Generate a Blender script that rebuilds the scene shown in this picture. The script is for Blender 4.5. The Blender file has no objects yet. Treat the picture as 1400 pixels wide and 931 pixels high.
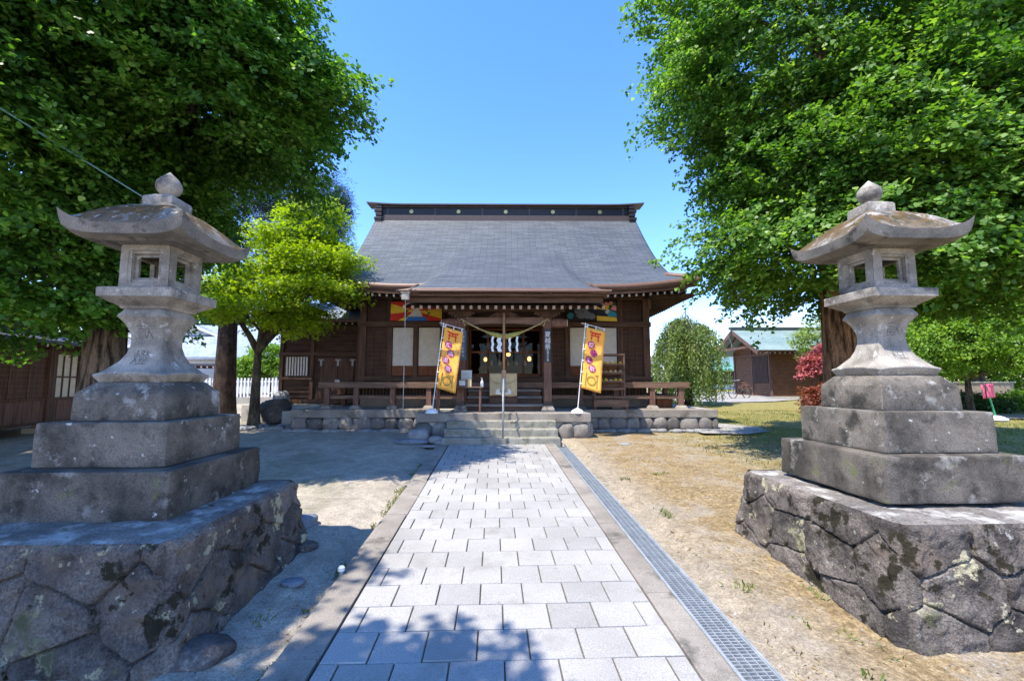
import bpy, bmesh, math, random
import numpy as np
from mathutils import Vector, Matrix, noise as mn

# ------------------------------------------------------------------ camera
sc = bpy.context.scene
COL = sc.collection
R = math.radians
cd = bpy.data.cameras.new('camera'); cam = bpy.data.objects.new('camera', cd); COL.objects.link(cam)
cd.sensor_width = 36.0; cd.lens = 600 / 1400 * 36; cd.clip_start = 0.05; cd.clip_end = 2000
cam.location = (0, 0, 1.64); cam.rotation_euler = (R(90 + 5.38), 0, R(-2.28))
sc.camera = cam
# ------------------------------------------------------------------ sky and sun
SX, SY = 0.40, 0.30                       # the way sunlight travels, per metre of fall
to_sun = Vector((-SX, -SY, 1)).normalized()
elev = math.asin(to_sun.z); azim = math.atan2(to_sun.x, to_sun.y)
w = bpy.data.worlds.new('World'); sc.world = w; w.use_nodes = True
wn = w.node_tree; bg = wn.nodes['Background']
sky = wn.nodes.new('ShaderNodeTexSky'); sky.sky_type = 'NISHITA'; sky.sun_disc = False
sky.sun_elevation = elev; sky.sun_rotation = azim; sky.air_density = 1.0; sky.dust_density = 0.0; sky.ozone_density = 5.0
tint = wn.nodes.new('ShaderNodeMix'); tint.data_type = 'RGBA'; tint.blend_type = 'MULTIPLY'; tint.inputs[0].default_value = 1; tint.inputs[7].default_value = (.95, .84, .89, 1); hs = wn.nodes.new('ShaderNodeHueSaturation'); hs.inputs['Saturation'].default_value = 1.22
wn.links.new(sky.outputs[0], tint.inputs[6]); wn.links.new(tint.outputs[2], hs.inputs['Color']); wn.links.new(hs.outputs[0], bg.inputs[0]); bg.inputs[1].default_value = 0.15
sd = bpy.data.lights.new('sun', 'SUN'); sun = bpy.data.objects.new('sun', sd); COL.objects.link(sun)
sd.energy = 2.6; sd.angle = R(0.55); sd.color = (1.0, 0.945, 0.85)
sun.rotation_euler = to_sun.to_track_quat('Z', 'Y').to_euler(); sun.location = (0, 0, 30)
sc.view_settings.view_transform = 'Standard'; sc.view_settings.look = 'None'
sc.view_settings.exposure = 1.84; sc.view_settings.gamma = 1.0; sc.view_settings.use_curve_mapping = False
try:
    sc.cycles.max_bounces = 6; sc.cycles.transparent_max_bounces = 8; sc.cycles.use_denoising = True
    sc.cycles.diffuse_bounces = 4; sc.cycles.glossy_bounces = 3; sc.cycles.transmission_bounces = 4
except Exception: pass

# ------------------------------------------------------------------ helpers
SL = 0.0306
def gz(y): return SL * min(max(y, -3.0), 30.0)
class MB:
    def __init__(s): s.v = []; s.f = []; s.m = []
    def add(s, vs, fs, m=0):
        o = len(s.v); s.v += [tuple(v) for v in vs]; s.f += [tuple(i + o for i in f) for f in fs]; s.m += [m] * len(fs); return s
    def box(s, c, d, m=0, rot=None, end=None):
        x, y, z = d[0] / 2, d[1] / 2, d[2] / 2
        vs = [Vector(p) for p in ((-x,-y,-z),(x,-y,-z),(x,y,-z),(-x,y,-z),(-x,-y,z),(x,-y,z),(x,y,z),(-x,y,z))]
        if rot is not None: vs = [rot @ v for v in vs]
        vs = [v + Vector(c) for v in vs]
        fs = [(0,3,2,1),(4,5,6,7),(0,1,5,4),(1,2,6,5),(2,3,7,6),(3,0,4,7)]
        o = len(s.v); s.add(vs, fs, m)
        if end is not None: s.m[len(s.m) - 6 + end[0]] = end[1]
        return s
    def bx(s, x0, x1, y0, y1, z0, z1, m=0): return s.box(((x0+x1)/2, (y0+y1)/2, (z0+z1)/2), (x1-x0, y1-y0, z1-z0), m)
    def bar(s, a, b, wd, h=None, m=0, endm=None):
        a = Vector(a); b = Vector(b); h = h or wd; d = b - a; L = d.length; q = d.to_track_quat('Y', 'Z').to_matrix()
        s.box((a + b) / 2, (wd, L, h), m, q)
        if endm is not None: s.m[len(s.m) - 6 + 2] = endm     # the face at a
        return s
    def tube(s, pts, rs, n=8, m=0, cap=True):
        pts = [Vector(p) for p in pts]
        if not hasattr(rs, '__len__'): rs = [rs] * len(pts)
        o = len(s.v); up = Vector((0, 0, 1)); prev = None
        for i, p in enumerate(pts):
            d = (pts[min(i+1, len(pts)-1)] - pts[max(i-1, 0)]).normalized()
            if prev is None: u = d.cross(up) if abs(d.z) < .95 else d.cross(Vector((1,0,0)))
            else: u = prev - d * prev.dot(d)
            u.normalize(); prev = u; v = d.cross(u)
            for k in range(n):
                a = 2 * math.pi * k / n; s.v.append(tuple(p + (u * math.cos(a) + v * math.sin(a)) * rs[i]))
        for i in range(len(pts) - 1):
            for k in range(n):
                s.f.append((o+i*n+k, o+i*n+(k+1) % n, o+(i+1)*n+(k+1) % n, o+(i+1)*n+k)); s.m.append(m)
        if cap:
            s.f.append(tuple(o + k for k in range(n))[::-1]); s.m.append(m)
            e = o + (len(pts)-1) * n; s.f.append(tuple(e + k for k in range(n))); s.m.append(m)
        return s
    def lathe(s, prof, c=(0,0,0), n=20, m=0):
        return s.tube([(c[0], c[1], c[2] + z) for r, z in prof], [max(r, 1e-4) for r, z in prof], n, m)
    def loft(s, rings, m=0, cap=True):
        n = len(rings[0]); o = len(s.v)
        for r in rings: s.v += [tuple(p) for p in r]
        for i in range(len(rings) - 1):
            for k in range(n):
                s.f.append((o+i*n+k, o+i*n+(k+1) % n, o+(i+1)*n+(k+1) % n, o+(i+1)*n+k)); s.m.append(m)
        if cap:
            s.f.append(tuple(o + k for k in range(n))[::-1]); s.m.append(m)
            e = o + (len(rings)-1) * n; s.f.append(tuple(e + k for k in range(n))); s.m.append(m)
        return s
    def grid(s, P, m=0):      # P: array (a, b, 3)
        a, b = len(P), len(P[0]); o = len(s.v)
        for r in P: s.v += [tuple(p) for p in r]
        for i in range(a - 1):
            for j in range(b - 1):
                s.f.append((o+i*b+j, o+i*b+j+1, o+(i+1)*b+j+1, o+(i+1)*b+j)); s.m.append(m)
        return s
    def rbox(s, c, d, r=.012, n=8, amp=.004, fr=6.0, m=0, seed=0, taper=0.0, rz=0):
        bm = bmesh.new(); bmesh.ops.create_cube(bm, size=2)
        bmesh.ops.subdivide_edges(bm, edges=bm.edges[:], cuts=n, use_grid_fill=True)
        h = Vector(d) / 2; vs = []; M = Matrix.Rotation(rz, 3, 'Z')
        for v in bm.verts:
            # denser sampling near the edges
            q = Vector([math.copysign(abs(t) ** .7, t) * hh for t, hh in zip(v.co, h)])
            inner = Vector([max(-hh + r, min(hh - r, t)) for t, hh in zip(q, h)])
            dd = q - inner
            q = inner + dd.normalized() * min(r, max(dd.length, r)) if dd.length > 1e-6 else q
            k = 1 + taper * (.5 - (q.z + h.z) / (2 * h.z)); q.x *= k; q.y *= k
            nn = q.normalized() if q.length else Vector((0,0,1))
            q += nn * amp * mn.fractal((q + Vector((seed*7.3, seed*3.1, seed))) * fr, 1.0, 2.0, 4)
            vs.append(M @ q + Vector(c))
        bm.verts.ensure_lookup_table()
        s.add(vs, [[v.index for v in f.verts] for f in bm.faces], m); bm.free(); return s
    def rock(s, c, d, seed=0, sub=3, amp=.22, fr=1.1, m=0, flat=0.0):
        bm = bmesh.new(); bmesh.ops.create_icosphere(bm, subdivisions=sub, radius=1)
        off = Vector((seed * 5.17, seed * 2.3, seed * 9.1)); vs = []
        for v in bm.verts:
            q = v.co.copy()
            q = Vector([math.copysign(abs(t) ** .8, t) for t in q])
            q *= 1 + amp * mn.noise(q * fr + off) + amp * .35 * mn.fractal(q * fr * 4 + off, 1, 2, 3)
            vs.append((c[0] + q.x * d[0] / 2, c[1] + q.y * d[1] / 2, c[2] + q.z * d[2] / 2))
        s.add(vs, [[v.index for v in f.verts] for f in bm.faces], m); bm.free(); return s
    def build(s, name, mats, parent=None, smooth=False, uv=None, label=None, bevel=0, kind=None, auto=None, loc=None):
        me = bpy.data.meshes.new(name); me.from_pydata(s.v, [], s.f)
        if not isinstance(mats, (list, tuple)): mats = [mats]
        for q in mats: me.materials.append(q)
        if any(s.m): me.polygons.foreach_set('material_index', s.m)
        if smooth: me.polygons.foreach_set('use_smooth', [True] * len(s.f))
        me.update(); me.validate()
        o = bpy.data.objects.new(name, me); COL.objects.link(o)
        if auto is not None:
            me.set_sharp_from_angle(angle=R(auto))
        if parent is not None: o.parent = parent
        if label: o['label'] = label
        if kind: o['kind'] = kind
        if loc: o.location = loc
        if bevel:
            b = o.modifiers.new('bevel', 'BEVEL'); b.width = bevel; b.segments = 2; b.limit_method = 'ANGLE'; b.angle_limit = R(40)
        return o
def thing(name, label, cat, loc=(0,0,0), rz=0, group=None, rot=None):
    o = bpy.data.objects.new(name, None); COL.objects.link(o); o.location = loc
    o.rotation_euler = rot if rot else (0, 0, rz); o.empty_display_size = .2
    o['label'] = label; o['category'] = cat
    if group: o['group'] = group
    return o
def tag(o, label, cat, group=None):
    o['label'] = label; o['category'] = cat
    if group: o['group'] = group
    return o
def struct(o): o['kind'] = 'structure'; return o
def copy_tree(o, parent=None):
    c = o.copy(); COL.objects.link(c); c.parent = parent
    for ch in list(o.children): copy_tree(ch, c)
    return c
# the hall stands turned 1.8 degrees off the path; B() puts things in its frame
RB = R(-1.8); BO = (0.26, 11.5)
def Bp(x, y, z): c, s = math.cos(RB), math.sin(RB); return (BO[0] + x*c - y*s, BO[1] + x*s + y*c, z)
def thingB(name, label, cat, x, y, z, group=None, rz=0): return thing(name, label, cat, Bp(x, y, z), RB + rz, group)

# ------------------------------------------------------------------ materials
def newmat(name):
    m = bpy.data.materials.new(name); m.use_nodes = True; nt = m.node_tree
    return m, nt, nt.nodes['Principled BSDF'], nt.nodes['Material Output']
def ND(nt, t, **kw):
    n = nt.nodes.new('ShaderNode' + t)
    for k, v in kw.items():
        if k.startswith('i_'):
            key = k[2:]; n.inputs[int(key) if key.isdigit() else key.replace('_', ' ')].default_value = v
        else: setattr(n, k, v)
    return n
def ramp(nt, fac, stops, lin='LINEAR'):
    r = ND(nt, 'ValToRGB'); r.color_ramp.interpolation = lin
    e = r.color_ramp.elements
    while len(e) < len(stops): e.new(.5)
    for q, (p, c) in zip(e, stops): q.position = p; q.color = c if len(c) == 4 else (*c, 1)
    nt.links.new(fac, r.inputs[0]); return r.outputs[0]
def g3(v): return (v, v, v)
def coords(nt, scale=(1,1,1), kind='Object'):
    tc = ND(nt, 'TexCoord'); mp = ND(nt, 'Mapping'); mp.inputs['Scale'].default_value = scale
    nt.links.new(tc.outputs[kind], mp.inputs[0]); return mp.outputs[0]
def noise_(nt, co, sc_, det=5, rough=.6):
    n = ND(nt, 'TexNoise'); n.inputs['Scale'].default_value = sc_; n.inputs['Detail'].default_value = det
    n.inputs['Roughness'].default_value = rough; nt.links.new(co, n.inputs['Vector']); return n.outputs['Fac']
def mix(nt, fac, a, b, mode='MIX'):
    m = ND(nt, 'Mix', data_type='RGBA', blend_type=mode)
    for i, v in ((0, fac), (6, a), (7, b)):
        if hasattr(v, 'is_linked') or hasattr(v, 'links'): nt.links.new(v, m.inputs[i])
        else: m.inputs[i].default_value = v if i == 0 else (v if len(v) == 4 else (*v, 1))
    return m.outputs[2]
def mth(nt, op, a, b=None):
    m = ND(nt, 'Math', operation=op)
    for i, v in ((0, a), (1, b)):
        if v is None: continue
        if hasattr(v, 'links'): nt.links.new(v, m.inputs[i])
        else: m.inputs[i].default_value = v
    return m.outputs[0]
def bump(nt, b, h, strength=.5, dist=.01):
    n = ND(nt, 'Bump'); n.inputs['Strength'].default_value = strength; n.inputs['Distance'].default_value = dist
    nt.links.new(h, n.inputs['Height']); nt.links.new(n.outputs[0], b.inputs['Normal'])
def surf(name, c1, c2, scale=4, fine=60, fineamt=.35, rough=.85, bmp=.4, bd=.006, stretch=(1,1,1), layers=(), metal=0, island=0, spec=.3, mid=.5, sp=.18, tone=0):
    """mottled surface: c1..c2 by broad noise, fine grain over it; layers = (colour, noise scale, low, high, mode)"""
    m, nt, b, out = newmat(name); co = coords(nt, stretch)
    col = ramp(nt, noise_(nt, co, scale), [(mid - sp, c1), (mid + sp, c2)])
    fn = noise_(nt, co, fine, 3, .7)
    col = mix(nt, 1.0, col, ramp(nt, fn, [(.3, g3(1 - fineamt)), (.7, g3(1 + fineamt * .6))]), 'MULTIPLY')
    if island:
        g = ND(nt, 'NewGeometry')
        col = mix(nt, 1.0, col, ramp(nt, g.outputs['Random Per Island'], [(0, g3(1 - island)), (1, g3(1 + island * .7))]), 'MULTIPLY')
    if tone:     # stones differ from one another: by stone in a wall (attribute 'stone'), by boulder otherwise
        at = ND(nt, 'Attribute', attribute_name='stone'); oi = ND(nt, 'ObjectInfo'); v = mth(nt, 'FRACT', mth(nt, 'ADD', at.outputs['Fac'], oi.outputs['Random']))
        col = mix(nt, 1.0, col, ramp(nt, v, [(0, g3(1 - tone)), (.5, (1.0, .96, .93)), (1, (1 + tone*.7, 1 + tone*.62, 1 + tone*.5))]), 'MULTIPLY')
    for lay in layers:
        lc, ls, lo, hi = lay[:4]; f = ramp(nt, noise_(nt, co, ls, 6, .65), [(lo, g3(0)), (hi, g3(1))])
        if len(lay) > 4 and lay[4] == 'up':
            g = ND(nt, 'NewGeometry'); s = ND(nt, 'SeparateXYZ'); nt.links.new(g.outputs['Normal'], s.inputs[0])
            f = mth(nt, 'MULTIPLY', f, ramp(nt, s.outputs[2], [(.45, g3(0)), (.7, g3(1))]))
        if len(lay) > 4 and isinstance(lay[4], tuple):       # only between two heights, fading out upward
            s = ND(nt, 'SeparateXYZ'); nt.links.new(co, s.inputs[0])
            f = mth(nt, 'MULTIPLY', f, ramp(nt, s.outputs[2], [(lay[4][0], g3(1)), (lay[4][1], g3(0))]))
        col = mix(nt, f, col, lc)
    nt.links.new(col, b.inputs['Base Color']); b.inputs['Roughness'].default_value = rough; b.inputs['Metallic'].default_value = metal
    b.inputs['Specular IOR Level'].default_value = spec
    if bmp:
        h = mth(nt, 'ADD', fn, mth(nt, 'MULTIPLY', noise_(nt, co, scale * 4), 1.2)); bump(nt, b, h, bmp, bd)
    return m
def flat(name, c, rough=.6, metal=0, spec=.4, emit=0):
    m, nt, b, out = newmat(name); co = coords(nt)
    col = mix(nt, 1.0, (*c, 1), ramp(nt, noise_(nt, co, 9), [(.3, g3(.88)), (.7, g3(1.08))]), 'MULTIPLY')
    nt.links.new(col, b.inputs['Base Color']); b.inputs['Roughness'].default_value = rough; b.inputs['Metallic'].default_value = metal
    b.inputs['Specular IOR Level'].default_value = spec
    if emit: b.inputs['Emission Color'].default_value = (*c, 1); b.inputs['Emission Strength'].default_value = emit
    return m
def leafmat(name, stops, trans=.35, rough=.45):
    m, nt, b, out = newmat(name); g = ND(nt, 'NewGeometry'); co = coords(nt)
    col = ramp(nt, g.outputs['Random Per Island'], stops)
    col = mix(nt, 1.0, col, ramp(nt, noise_(nt, co, .9, 3), [(.35, (.72, .8, .8)), (.65, (1.22, 1.15, 1.0))]), 'MULTIPLY')
    nt.links.new(col, b.inputs['Base Color']); b.inputs['Roughness'].default_value = rough; b.inputs['Specular IOR Level'].default_value = .35
    t = ND(nt, 'BsdfTranslucent'); tcol = mix(nt, 1.0, col, (1.25, 1.35, .35), 'MULTIPLY'); nt.links.new(tcol, t.inputs[0])
    ms = ND(nt, 'MixShader'); ms.inputs[0].default_value = trans
    nt.links.new(b.outputs[0], ms.inputs[1]); nt.links.new(t.outputs[0], ms.inputs[2]); nt.links.new(ms.outputs[0], out.inputs[0])
    return m
M = {}
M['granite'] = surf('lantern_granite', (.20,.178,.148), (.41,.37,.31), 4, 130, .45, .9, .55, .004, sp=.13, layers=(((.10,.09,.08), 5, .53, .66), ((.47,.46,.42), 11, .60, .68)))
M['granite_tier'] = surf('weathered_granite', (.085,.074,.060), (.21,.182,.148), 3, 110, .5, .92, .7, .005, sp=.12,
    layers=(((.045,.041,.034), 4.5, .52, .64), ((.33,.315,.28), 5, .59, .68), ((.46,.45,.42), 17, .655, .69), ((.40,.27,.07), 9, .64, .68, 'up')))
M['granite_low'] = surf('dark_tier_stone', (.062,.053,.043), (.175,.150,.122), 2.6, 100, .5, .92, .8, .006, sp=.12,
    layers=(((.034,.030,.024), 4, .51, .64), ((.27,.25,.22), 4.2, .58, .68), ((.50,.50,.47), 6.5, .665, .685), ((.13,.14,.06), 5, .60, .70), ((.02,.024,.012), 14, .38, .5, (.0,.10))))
M['granite_moss'] = surf('mossy_roof_stone', (.12,.11,.095), (.27,.245,.21), 4, 120, .45, .9, .7, .005,
    layers=(((.36,.32,.28), 9, .53, .60, 'up'), ((.105,.062,.018), 5, .43, .49, 'up'), ((.05,.045,.02), 14, .55, .60, 'up'), ((.42,.40,.37), 22, .62, .66, 'up'), ((.055,.048,.04), 5, .56, .66)))
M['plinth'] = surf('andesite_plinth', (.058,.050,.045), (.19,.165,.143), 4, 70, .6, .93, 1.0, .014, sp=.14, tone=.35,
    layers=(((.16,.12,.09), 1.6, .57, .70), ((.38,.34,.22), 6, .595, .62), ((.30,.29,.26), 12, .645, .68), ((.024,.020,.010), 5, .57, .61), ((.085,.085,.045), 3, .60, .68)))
M['plinth_top'] = surf('plinth_ledge', (.12,.105,.092), (.27,.24,.21), 4, 60, .5, .93, .8, .01, layers=(((.40,.38,.35), 5, .52, .64), ((.05,.055,.02), 9, .62, .68)))
M['paver'] = surf('granite_paver', (.30,.284,.262), (.39,.372,.347), 1.1, 150, .42, .8, .35, .002, island=.12, layers=(((.24,.225,.20), 2.6, .56, .72), ((.20,.185,.15), 9, .64, .74)))
M['joint'] = surf('paver_joint_sand', (.08,.07,.055), (.15,.125,.09), 9, 60, .4)
M['kerb'] = surf('washed_concrete_edging', (.20,.175,.145), (.33,.29,.245), 2.2, 140, .45, .9, .5, .004, island=.12, layers=(((.10,.09,.075), 3, .55, .68),))
M['steel'] = surf('galvanised_steel', (.28,.30,.31), (.42,.44,.45), 8, 90, .2, .5, .1, .001, metal=.3)
M['drain'] = surf('drain_channel', (.03,.03,.032), (.07,.07,.072), 5)
M['step'] = surf('mossy_step_stone', (.22,.205,.165), (.36,.335,.28), 3, 70, .35, .9, .6, .006, layers=(((.14,.145,.10), 3.5, .50, .66), ((.10,.085,.06), 9, .60, .68)))
M['terrace'] = surf('terrace_edge_stone', (.20,.17,.14), (.33,.29,.245), 2.5, 60, .35, .9, .6, .006, layers=(((.11,.085,.07), 3, .55, .68), ((.15,.15,.10), 6, .62, .70)))
M['terrace_top'] = surf('terrace_paving', (.34,.32,.28), (.47,.44,.39), 2, 60, .25, .9, .4, .004)
M['boulder'] = surf('river_boulder', (.13,.125,.12), (.28,.26,.24), 3, 60, .4, .9, .7, .01, tone=.55, layers=(((.18,.14,.125), 1.2, .54, .66), ((.15,.15,.08), 4, .60, .66), ((.38,.37,.34), 9, .63, .68)))
M['rubble'] = surf('grey_rubble', (.17,.17,.175), (.33,.32,.31), 4, 60, .35, .9, .5, .006)
M['bluerock'] = surf('blue_grey_rock', (.12,.14,.16), (.24,.26,.29), 3, 60, .35, .85, .5, .006)
M['darkrock'] = surf('dark_mossy_rock', (.05,.045,.042), (.14,.12,.11), 2.4, 40, .45, .9, .8, .015, layers=(((.28,.27,.24), 5, .62, .68), ((.07,.08,.03), 4, .60, .68, 'up')))
wd = dict(rough=.7, bmp=.35, bd=.004, spec=.25)
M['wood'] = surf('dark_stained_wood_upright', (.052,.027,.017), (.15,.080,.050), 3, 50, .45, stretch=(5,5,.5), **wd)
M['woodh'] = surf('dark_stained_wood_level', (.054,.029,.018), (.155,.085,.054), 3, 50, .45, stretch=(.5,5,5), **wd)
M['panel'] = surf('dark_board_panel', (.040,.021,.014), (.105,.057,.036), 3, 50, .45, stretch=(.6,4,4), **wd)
M['woodpale'] = surf('weathered_veranda_wood', (.11,.062,.042), (.24,.150,.105), 3, 45, .4, stretch=(.7,6,6), **wd)  # paler brown wood, shared by veranda, canopy beam, tables and shelves
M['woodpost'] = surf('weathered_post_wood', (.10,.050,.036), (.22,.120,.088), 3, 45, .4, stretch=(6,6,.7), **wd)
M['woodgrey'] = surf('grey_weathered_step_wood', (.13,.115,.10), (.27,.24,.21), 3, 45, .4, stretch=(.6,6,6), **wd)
M['shedwood'] = surf('warm_brown_shed_boards', (.10,.045,.022), (.24,.115,.06), 3, 40, .4, stretch=(1,1,5), **wd)
M['woodred'] = surf('reddish_frame_wood', (.11,.040,.016), (.23,.085,.035), 3, 40, .35, stretch=(3,3,1), **wd)
M['carve'] = surf('carved_bracket_wood', (.045,.024,.016), (.12,.066,.043), 9, 40, .5, **wd)
M['endwhite'] = flat('white_painted_ends', (.50,.45,.39), .7); M['endtan'] = flat('faded_rafter_ends', (.36,.27,.21), .8)
M['paper'] = flat('white_paper_screen', (.62,.585,.51), .8)
M['plaster'] = flat('white_plaster', (.62,.62,.60), .85)
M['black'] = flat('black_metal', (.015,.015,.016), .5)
M['ridgetrim'] = flat('dark_brown_ridge_trim', (.085,.058,.048), .5, .1)
M['gold'] = flat('gilded_crest', (.62,.45,.16), .35, .6)
M['white'] = flat('white_paint', (.78,.78,.78), .5)
M['straw'] = surf('straw_rope', (.30,.22,.10), (.46,.36,.18), 8, 60, .3, bmp=.5)
M['strawgreen'] = surf('fresh_green_straw', (.30,.29,.07), (.46,.44,.13), 12, 60, .35, bmp=.6)
M['bellrope'] = surf('worn_bell_rope', (.33,.19,.10), (.45,.29,.17), 10, 60, .3, bmp=.5)
M['frayed'] = surf('frayed_rope_end', (.30,.28,.24), (.46,.43,.37), 14, 80, .4, stretch=(6,6,1), bmp=.5)
M['cloth'] = flat('cream_offertory_cloth', (.56,.44,.24), .9)
M['yellow'] = flat('yellow_orange_banner', (.90,.43,.07), .8)
M['red'] = flat('banner_red', (.62,.035,.02), .8)
M['purple'] = flat('banner_purple', (.30,.018,.13), .8)
M['olive'] = flat('olive_print', (.22,.20,.05), .8)
M['pink'] = flat('pink_lettering', (.80,.55,.66), .8)
M['grey'] = flat('grey_lettering', (.34,.33,.30), .8)
M['signblue'] = flat('blue_grey_board', (.075,.12,.17), .7)
M['copper'] = flat('brown_copper_trim', (.17,.10,.078), .5, .1)
M['bronze'] = flat('dark_bronze_fitting', (.04,.032,.028), .45, .4)
M['lampglow'] = flat('lit_paper_lamp', (1.0,.42,.10), .8, emit=2.6)
def barkmat(name, c1, c2, sx=7, sz=1.1):
    m = surf(name, c1, c2, 1.6, 12, .5, .95, 1.0, .05, stretch=(sx, sx, sz), sp=.09); return m
M['bark'] = barkmat('ginkgo_bark', (.035,.025,.018), (.26,.20,.15))
M['barkbrown'] = barkmat('brown_furrowed_bark', (.05,.026,.014), (.36,.21,.12))
M['barkmaple'] = barkmat('maple_bark', (.055,.045,.032), (.17,.14,.10), 4, 1.5)
M['barkdark'] = barkmat('dark_pine_bark', (.035,.022,.017), (.10,.065,.05), 5, 2)
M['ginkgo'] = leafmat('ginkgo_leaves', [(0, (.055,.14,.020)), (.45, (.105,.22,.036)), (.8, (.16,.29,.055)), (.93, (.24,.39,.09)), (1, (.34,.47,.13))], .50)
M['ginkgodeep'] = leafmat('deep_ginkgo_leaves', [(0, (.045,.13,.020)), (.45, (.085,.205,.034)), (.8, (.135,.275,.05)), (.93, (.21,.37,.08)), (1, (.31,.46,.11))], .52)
M['maple'] = leafmat('maple_leaves', [(0, (.17,.27,.012)), (.5, (.27,.38,.018)), (1, (.40,.48,.03))], .55)
M['redmaple'] = leafmat('red_maple_leaves', [(0, (.20,.03,.05)), (.5, (.34,.075,.10)), (1, (.50,.17,.19))], .3)
M['redshrub'] = leafmat('rust_red_leaves', [(0, (.16,.04,.028)), (.5, (.26,.075,.05)), (1, (.38,.13,.09))], .3)
M['bush'] = leafmat('bright_shrub_leaves', [(0, (.09,.19,.02)), (.5, (.16,.29,.03)), (1, (.27,.40,.05))], .45)
M['darkbush'] = leafmat('dark_shrub_leaves', [(0, (.018,.045,.012)), (.6, (.03,.075,.018)), (1, (.06,.12,.03))], .25)
M['willow'] = leafmat('weeping_leaves', [(0, (.12,.18,.055)), (.5, (.20,.28,.09)), (1, (.33,.40,.16))], .45)
M['needle'] = leafmat('conifer_needles', [(0, (.012,.03,.016)), (.6, (.02,.05,.028)), (1, (.045,.08,.04))], .1)
M['blade'] = leafmat('grass_blades', [(0, (.07,.12,.02)), (.5, (.13,.17,.035)), (1, (.24,.24,.07))], .3)
M['dry'] = leafmat('dry_thatch', [(0, (.14,.09,.035)), (.5, (.26,.18,.08)), (.85, (.36,.27,.13)), (1, (.16,.19,.045))], .15)
M['litter'] = leafmat('leaf_litter', [(0, (.05,.03,.015)), (.5, (.14,.085,.035)), (1, (.27,.19,.08))], .05)
# glass
def glassmat():
    m, nt, b, out = newmat('old_window_glass'); nt.nodes.remove(b)
    t = ND(nt, 'BsdfTransparent'); t.inputs[0].default_value = (.75,.78,.76,1); g = ND(nt, 'BsdfGlossy'); g.inputs['Roughness'].default_value = .02; g.inputs['Color'].default_value = (.7,.72,.75,1)
    f = ND(nt, 'Fresnel'); f.inputs[0].default_value = 1.33
    bp = ND(nt, 'Bump'); bp.inputs['Strength'].default_value = .12; bp.inputs['Distance'].default_value = .02
    nt.links.new(noise_(nt, coords(nt), 3, 2), bp.inputs['Height']); nt.links.new(bp.outputs[0], g.inputs['Normal'])
    ms = ND(nt, 'MixShader'); nt.links.new(mth(nt, 'MULTIPLY', f.outputs[0], .5), ms.inputs[0]); nt.links.new(t.outputs[0], ms.inputs[1]); nt.links.new(g.outputs[0], ms.inputs[2])
    nt.links.new(ms.outputs[0], out.inputs[0]); return m
M['glass'] = glassmat()
def roofmat(name, a, b_, row=.075, colw=.36, uvk='UV'):
    m, nt, b, out = newmat(name); tc = ND(nt, 'TexCoord')
    br = ND(nt, 'TexBrick'); br.inputs['Scale'].default_value = 1; br.inputs['Brick Width'].default_value = colw; br.inputs['Row Height'].default_value = row
    br.inputs['Mortar Size'].default_value = .009; br.inputs['Mortar Smooth'].default_value = .4; br.inputs['Bias'].default_value = -.1
    br.inputs['Color1'].default_value = (*a, 1); br.inputs['Color2'].default_value = (*b_, 1); br.inputs['Mortar'].default_value = (a[0]*.25, a[1]*.25, a[2]*.25, 1)
    nt.links.new(tc.outputs[uvk], br.inputs['Vector'])
    n1 = noise_(nt, tc.outputs[uvk], .8, 6); n2 = noise_(nt, tc.outputs[uvk], 14, 4, .7)
    col = mix(nt, 1.0, br.outputs['Color'], ramp(nt, n1, [(.3, (.82,.84,.88)), (.7, (1.15,1.13,1.10))]), 'MULTIPLY')
    col = mix(nt, 1.0, col, ramp(nt, n2, [(.3, (.80,.72,.68)), (.7, (1.16,1.22,1.28))]), 'MULTIPLY')
    nt.links.new(col, b.inputs['Base Color']); b.inputs['Roughness'].default_value = .55; b.inputs['Metallic'].default_value = .15
    # each course laps the one below: a saw profile up the slope
    s = ND(nt, 'SeparateXYZ'); nt.links.new(tc.outputs[uvk], s.inputs[0])
    fr = mth(nt, 'FRACT', mth(nt, 'DIVIDE', s.outputs[1], row))
    h = mth(nt, 'ADD', mth(nt, 'MULTIPLY', fr, -1.0), mth(nt, 'MULTIPLY', n2, .5)); bump(nt, b, h, .55, .012)
    return m
M['roof'] = roofmat('weathered_copper_roof', (.070,.080,.084), (.110,.122,.128), .115, .42)
M['greenroof'] = roofmat('green_copper_roof', (.21,.29,.245), (.27,.35,.30), .16, 1.2)
M['tileroof'] = roofmat('blue_grey_tile_roof', (.26,.31,.36), (.34,.40,.46), .25, .3)
M['annexroof'] = roofmat('annex_grey_metal_roof', (.20,.24,.28), (.28,.32,.37), .2, 1.5)
M['hallroof'] = roofmat('lavender_grey_metal_roof', (.24,.22,.24), (.30,.28,.30), .3, 1.2)
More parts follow.
